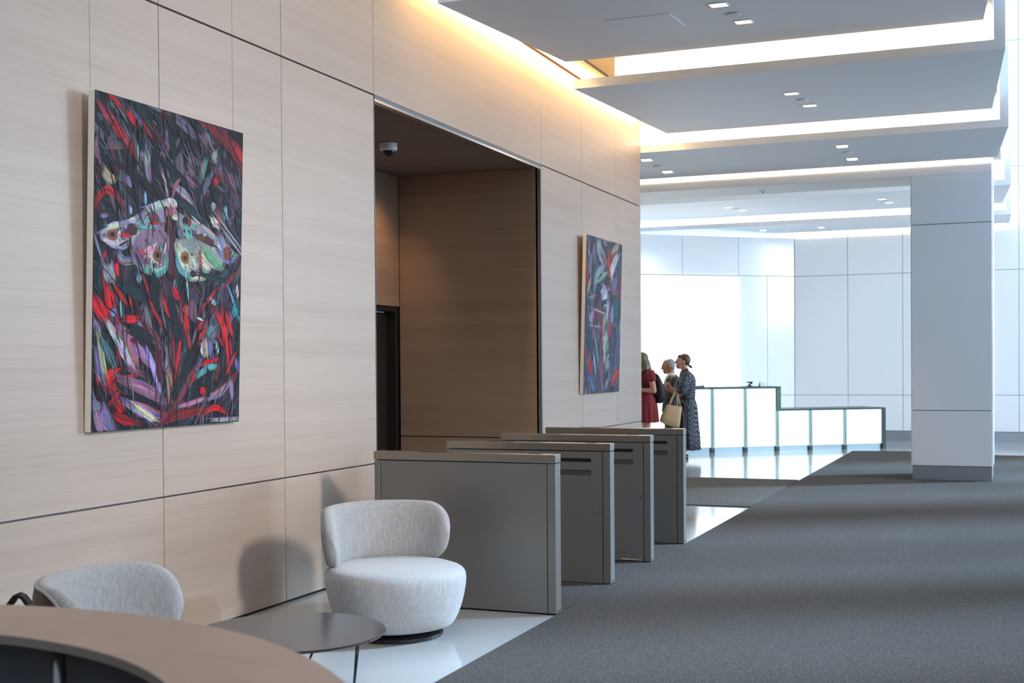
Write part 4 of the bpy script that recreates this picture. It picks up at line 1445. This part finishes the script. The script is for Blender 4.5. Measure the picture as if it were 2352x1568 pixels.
# --- woman in a dotted dress
W = thing('person', 'person in a long dark dotted dress, brown hair in a low bun', 'person', (-0.533, 19.484, 0), VIEW)
bm = bmesh.new()
bm_head(bm, (-0.062, 0, 1.538))
bm_cap(bm, (-0.04, 0, 1.47), (-0.02, 0, 1.36), 0.050, 0.060)
bm_ell(bm, (-0.005, 0, 1.20), (0.10, 0.15, 0.16)); bm_ell(bm, (-0.01, 0, 1.0), (0.10, 0.13, 0.14)); bm_ell(bm, (0, 0, 0.88), (0.12, 0.15, 0.12))
for s in (-1, 1):
    bm_cap(bm, (0, s * 0.08, 0.86), (-0.01, s * 0.075, 0.48), 0.082, 0.055)
    bm_cap(bm, (-0.01, s * 0.075, 0.48), (-0.09, s * 0.075, 0.09), 0.055, 0.036)
    bm_cap(bm, (-0.09, s * 0.075, 0.05), (-0.21, s * 0.078, 0.03), 0.034, 0.026)
    bm_cap(bm, (-0.005, s * 0.13, 1.30), (-0.005, s * 0.175, 1.27), 0.048, 0.045)
bm_cap(bm, (-0.005, -0.185, 1.29), (-0.13, -0.215, 1.03), 0.046, 0.038)
bm_cap(bm, (-0.13, -0.215, 1.03), (-0.26, -0.13, 1.115), 0.036, 0.027)
bm_hand(bm, (-0.262, -0.128, 1.118), (-0.75, 0.4, 0.55), (0, -0.3, 1), (0.2, 0.9, -0.2), 0.95)
bm_cap(bm, (-0.005, 0.185, 1.29), (-0.12, 0.22, 1.03), 0.046, 0.038)
bm_cap(bm, (-0.12, 0.22, 1.03), (-0.30, 0.16, 1.10), 0.036, 0.027)
bm_hand(bm, (-0.302, 0.158, 1.102), (-0.9, -0.2, 0.3), (0, 0.2, 1), (0.1, -0.9, -0.2), 0.95)
fused('body', bm, SKIN1, W)
dr = cloth('dress', [(1.395, -0.025, 0, 0.058, 0.062), (1.372, -0.022, 0, 0.075, 0.085), (1.345, -0.012, 0, 0.095, 0.145), (1.31, 0.0, 0, 0.115, 0.185), (1.25, 0.012, 0, 0.130, 0.19), (1.16, 0.010, 0, 0.135, 0.175),
                     (1.05, 0.005, 0, 0.132, 0.16), (0.97, 0.004, 0, 0.130, 0.150), (0.945, 0.0, 0, 0.126, 0.146), (0.925, 0.0, 0, 0.135, 0.155), (0.86, 0.0, 0, 0.160, 0.175), (0.74, -0.005, 0, 0.180, 0.195), (0.58, -0.01, 0, 0.196, 0.215),
                     (0.44, -0.012, 0, 0.208, 0.225), (0.43, -0.014, 0, 0.216, 0.233), (0.30, -0.02, 0, 0.228, 0.25), (0.14, -0.025, 0, 0.24, 0.27)], DOTS, W, 13, 0.07, 72, 3, 0.95)
bm = bmesh.new(); bm_lathe(bm, [(0.060, 1.378), (0.058, 1.39), (0.054, 1.418), (0.050, 1.418), (0.052, 1.385)], 24); o = from_bm('collar', bm, NAVY, dr, loc=(-0.025, 0, 0), smooth=True)
bm = bmesh.new(); bm_tube(bm, [(0.128 * math.cos(k * math.pi / 12), 0.149 * math.sin(k * math.pi / 12), 0.944) for k in range(25)], 0.008, 6); from_bm('waist_tie', bm, NAVY, dr, smooth=True)
sleeve('sleeve', [(0.0, -0.13, 1.33), (-0.01, -0.175, 1.29), (-0.05, -0.20, 1.20), (-0.095, -0.215, 1.10), (-0.12, -0.217, 1.04), (-0.128, -0.217, 1.02)], [0.05, 0.068, 0.080, 0.085, 0.074, 0.05], DOTS, dr)
sleeve('sleeve', [(0.0, 0.13, 1.33), (-0.01, 0.175, 1.29), (-0.05, 0.205, 1.20), (-0.09, 0.22, 1.10), (-0.115, 0.222, 1.04), (-0.12, 0.222, 1.02)], [0.05, 0.068, 0.080, 0.085, 0.074, 0.05], DOTS, dr)
for s in (-1, 1):
    shoe(W, -0.08, s * 0.077)
bm = bmesh.new()
bm_ell(bm, (-0.030, 0, 1.560), (0.098, 0.083, 0.096), (0, 0.15, 0)); bm_ell(bm, (-0.012, 0, 1.530), (0.074, 0.078, 0.070)); bm_ell(bm, (0.066, 0, 1.447), (0.032, 0.032, 0.024), (0, 0.4, 0)); bm_ell(bm, (0.036, 0, 1.470), (0.026, 0.026, 0.020), (0, 0.6, 0))
bm_ell(bm, (-0.105, 0, 1.608), (0.036, 0.062, 0.032))
fused('hair', bm, HAIR_BROWN, W, 0.006)

# --- tan tote bag hanging from her forearm
tb = thing('tote_bag', 'tan tote bag hanging from the forearm of the person in the dotted dress', 'bag', (-0.533, 19.484, 0), VIEW)
bm = bmesh.new()
rings = []
for t_, xl, xr, zl, zr, dp in ((0, -0.462, -0.170, 0.600, 0.505, 0.05), (0.06, -0.466, -0.163, 0.622, 0.53, 0.066), (0.3, -0.44, -0.152, 0.70, 0.60, 0.07), (0.65, -0.395, -0.136, 0.79, 0.72, 0.055), (1, -0.36, -0.122, 0.868, 0.826, 0.040)):
    ring = []
    for k in range(28):
        a = 2 * math.pi * k / 28
        u = 0.5 + 0.5 * math.copysign(abs(math.cos(a)) ** 0.5, math.cos(a))
        ring.append((xl + (xr - xl) * u, -0.34 + dp * math.copysign(abs(math.sin(a)) ** 0.6, math.sin(a)), zl + (zr - zl) * u - 0.02 * (1 - t_) * math.sin(math.pi * u)))
    rings.append(ring)
bm_loft(bm, rings)
from_bm('body', bm, TOTE, tb, smooth=True)
for yy, pts in ((-0.375, [(-0.315, 0.855), (-0.28, 0.92), (-0.225, 1.02), (-0.195, 1.10), (-0.175, 1.02), (-0.162, 0.92), (-0.150, 0.83)]), (-0.305, [(-0.325, 0.86), (-0.285, 0.93), (-0.235, 1.03), (-0.20, 1.105), (-0.185, 1.02), (-0.182, 0.93), (-0.185, 0.84)])):
    bm = bmesh.new()
    nn = len(pts)
    bm_tube(bm, [(x, yy + (0.19 + yy + 0.375 * 0) * 0 + (-0.19 - yy) * max(0.0, (z - 0.86) / 0.25), z) for x, z in pts], 0.008, 8)
    from_bm('strap', bm, TOTE, tb, smooth=True)

# --- grey haired man in a dark suit
M_ = thing('person', 'grey haired person in a dark suit and white collar, looking down', 'person', (-0.94, 20.02, 0), VIEW)
bm = bmesh.new()
bm_head(bm, (-0.030, 0, 1.468), -0.26, False)
bm_cap(bm, (0.0, 0, 1.40), (0.05, 0, 1.27), 0.056, 0.066)
bm_ell(bm, (0.04, 0, 1.12), (0.10, 0.16, 0.17)); bm_ell(bm, (0.02, 0, 0.92), (0.10, 0.15, 0.14))
for s in (-1, 1):
    bm_cap(bm, (0.02, s * 0.09, 0.86), (0.0, s * 0.085, 0.46), 0.08, 0.055)
    bm_cap(bm, (0.0, s * 0.085, 0.46), (0.03, s * 0.085, 0.09), 0.055, 0.04)
    bm_cap(bm, (0.03, s * 0.085, 0.05), (-0.10, s * 0.09, 0.035), 0.036, 0.028)
    bm_cap(bm, (0.04, s * 0.16, 1.25), (0.04, s * 0.20, 1.21), 0.06, 0.05)
    bm_cap(bm, (0.04, s * 0.20, 1.22), (0.035, s * 0.225, 0.96), 0.046, 0.038)
    bm_cap(bm, (0.035, s * 0.225, 0.96), (-0.13, s * 0.12, 1.06), 0.036, 0.029)
    bm_hand(bm, (-0.135, s * 0.118, 1.062), (-0.7, -s * 0.5, 0.45), (0, s * 0.2, 1), (0.2, -s * 0.9, -0.1))
fused('body', bm, SKIN2, M_)
jk = cloth('jacket', [(1.315, 0.052, 0, 0.062, 0.070), (1.29, 0.05, 0, 0.085, 0.12), (1.255, 0.045, 0, 0.115, 0.185), (1.19, 0.035, 0, 0.128, 0.205), (1.05, 0.02, 0, 0.130, 0.19), (0.92, 0.01, 0, 0.128, 0.175), (0.80, 0.005, 0, 0.132, 0.185), (0.72, 0.0, 0, 0.136, 0.19)], SUIT, M_, 5, 0.02, 48, 2, 1.0)
bm = bmesh.new()
bm_loft(bm, [[(0.035 + r * math.cos(a) + dx, r * 1.05 * math.sin(a), z) for a in [2 * math.pi * k / 24 for k in range(24)]] for r, z, dx in ((0.088, 1.275, 0.0), (0.078, 1.315, 0.0), (0.069, 1.352, -0.008), (0.066, 1.352, -0.008), (0.07, 1.30, 0.0))])
from_bm('shirt_collar', bm, SHIRT, jk, smooth=True)
bm = bmesh.new()
bm_loft(bm, [[(-0.062, -0.05, 1.30), (-0.06, 0.05, 1.30), (-0.03, 0.05, 1.30), (-0.03, -0.05, 1.30)], [(-0.102, -0.07, 1.20), (-0.102, 0.07, 1.20), (-0.06, 0.07, 1.20), (-0.06, -0.07, 1.20)],
             [(-0.114, -0.04, 1.06), (-0.114, 0.04, 1.06), (-0.08, 0.04, 1.06), (-0.08, -0.04, 1.06)]])
from_bm('shirt_front', bm, SHIRT, jk)
for s in (-1, 1):
    sleeve('sleeve', [(0.045, s * 0.14, 1.265), (0.042, s * 0.19, 1.225), (0.045, s * 0.215, 1.10), (0.042, s * 0.232, 0.975), (0.03, s * 0.228, 0.95), (-0.02, s * 0.195, 0.985), (-0.10, s * 0.14, 1.035)], [0.055, 0.070, 0.066, 0.058, 0.056, 0.050, 0.042], SUIT, jk)
    sleeve('trouser_leg', [(0.01, s * 0.075, 0.86), (0.005, s * 0.09, 0.74), (0.0, s * 0.087, 0.46), (0.025, s * 0.087, 0.10), (0.025, s * 0.087, 0.06)], [0.105, 0.10, 0.08, 0.062, 0.064], SUIT, M_)
    shoe(M_, 0.04, s * 0.088)
bm = bmesh.new()
bm_ell(bm, (0.006, 0, 1.493), (0.088, 0.080, 0.088), (0, -0.2, 0)); bm_ell(bm, (0.035, 0, 1.440), (0.050, 0.072, 0.062)); bm_ell(bm, (-0.055, 0, 1.535), (0.045, 0.060, 0.030))
fused('hair', bm, HAIR_GREY, M_, 0.006)

# --- woman in a red dress, partly hidden by the oak wall
R_ = thing('person', 'person in a short red dress with long blonde hair, half hidden by wall', 'person', (-1.053, 18.985, 0), VIEW)
bm = bmesh.new()
bm_head(bm, (-0.09, 0, 1.56))
bm_cap(bm, (-0.06, 0, 1.48), (-0.02, 0, 1.38), 0.050, 0.06)
bm_ell(bm, (0.0, 0, 1.24), (0.10, 0.15, 0.16)); bm_ell(bm, (-0.01, 0, 1.05), (0.10, 0.13, 0.14)); bm_ell(bm, (0, 0, 0.92), (0.12, 0.16, 0.13))
for s in (-1, 1):
    bm_cap(bm, (0.0, s * 0.085, 0.90), (-0.005, s * 0.08, 0.50), 0.085, 0.055)
    bm_cap(bm, (-0.005, s * 0.08, 0.50), (0.0, s * 0.08, 0.36), 0.055, 0.058)
    bm_cap(bm, (0.0, s * 0.08, 0.36), (0.015, s * 0.08, 0.09), 0.057, 0.036)
    bm_cap(bm, (0.015, s * 0.08, 0.05), (-0.11, s * 0.085, 0.03), 0.034, 0.026)
    bm_cap(bm, (0.03, s * 0.15, 1.35), (0.05, s * 0.195, 1.31), 0.058, 0.052)
    bm_cap(bm, (0.05, s * 0.195, 1.32), (0.095, s * 0.215, 1.085), 0.052, 0.044)
    bm_cap(bm, (0.095, s * 0.215, 1.085), (-0.11, s * 0.13, 1.095), 0.043, 0.028)
    bm_hand(bm, (-0.115, s * 0.128, 1.096), (-0.85, -s * 0.5, 0.1), (0, s * 0.1, 1), (0.1, -s * 0.9, -0.1), 0.95)
fused('body', bm, SKIN1, R_)
rdress = cloth('dress', [(1.385, -0.01, 0, 0.075, 0.10), (1.36, 0.0, 0, 0.10, 0.155), (1.31, 0.012, 0, 0.118, 0.178), (1.22, 0.010, 0, 0.122, 0.172), (1.12, 0.0, 0, 0.115, 0.155), (1.07, 0.0, 0, 0.112, 0.148), (1.04, 0.0, 0, 0.122, 0.158),
                         (0.95, 0.005, 0, 0.150, 0.185), (0.80, 0.01, 0, 0.168, 0.205), (0.62, 0.012, 0, 0.180, 0.22), (0.595, 0.012, 0, 0.180, 0.22)], RED, R_, 11, 0.10, 66, 5, 1.06)
for s in (-1, 1):
    sleeve('sleeve', [(0.02, s * 0.12, 1.375), (0.04, s * 0.17, 1.345), (0.06, s * 0.20, 1.29), (0.072, s * 0.208, 1.24), (0.075, s * 0.209, 1.225)], [0.05, 0.066, 0.068, 0.066, 0.05], RED, rdress)
    shoe(R_, 0.02, s * 0.082)
bm = bmesh.new()
bm_ell(bm, (-0.065, 0, 1.585), (0.105, 0.090, 0.098)); bm_ell(bm, (-0.03, 0, 1.50), (0.085, 0.092, 0.10))
for k in range(13):
    a = -1.9 + 3.8 * k / 12
    y = 0.095 * math.sin(a)
    x0 = -0.02 + 0.05 * math.cos(a)
    e = 0.05 * math.sin(k * 2.3)
    bm_cap(bm, (x0, y * 0.8, 1.53), (x0 + 0.03 * math.cos(a) + 0.01 * math.sin(k * 1.7), y * 1.15, 1.40 + e * 0.3), 0.032, 0.028, 8)
    bm_cap(bm, (x0 + 0.03 * math.cos(a), y * 1.15, 1.41), (x0 + 0.02 + 0.015 * math.sin(k * 3.1), y * 1.3, 1.25 + e), 0.027, 0.009, 8)
fused('hair', bm, HAIR_BLOND, R_, 0.0065)

bp = thing('backpack', 'black backpack worn by the person in the red dress', 'backpack', (-1.053, 18.985, 0), VIEW)
rings = []
for z, cx, rx, ry in ((0.885, 0.20, 0.03, 0.08), (0.90, 0.205, 0.055, 0.12), (0.98, 0.212, 0.078, 0.145), (1.10, 0.205, 0.076, 0.145), (1.22, 0.185, 0.060, 0.135), (1.31, 0.160, 0.040, 0.11), (1.345, 0.145, 0.022, 0.07)):
    rings.append([(cx + rx * math.copysign(abs(math.cos(a)) ** 0.7, math.cos(a)), ry * math.copysign(abs(math.sin(a)) ** 0.7, math.sin(a)), z) for a in [2 * math.pi * k / 32 for k in range(32)]])
bm = bmesh.new(); bm_loft(bm, rings)
from_bm('pack_body', bm, PACK, bp, smooth=True)
rings = []
for z, cx, rx, ry in ((0.93, 0.265, 0.02, 0.09), (0.95, 0.272, 0.028, 0.105), (1.06, 0.272, 0.026, 0.105), (1.09, 0.265, 0.014, 0.09)):
    rings.append([(cx + rx * math.cos(a), ry * math.copysign(abs(math.sin(a)) ** 0.6, math.sin(a)), z) for a in [2 * math.pi * k / 24 for k in range(24)]])
bm = bmesh.new(); bm_loft(bm, rings)
from_bm('front_pocket', bm, PACK, bp, smooth=True)
for s in (-1, 1):
    bm = bmesh.new()
    bm_tube(bm, [(0.135, s * 0.07, 1.32), (0.10, s * 0.10, 1.385), (0.02, s * 0.115, 1.405), (-0.06, s * 0.12, 1.37), (-0.115, s * 0.125, 1.28), (-0.10, s * 0.15, 1.20), (-0.02, s * 0.165, 1.14), (0.08, s * 0.15, 1.08), (0.15, s * 0.13, 1.02)], 0.017, 8)
    from_bm('strap', bm, PACK, bp, smooth=True)
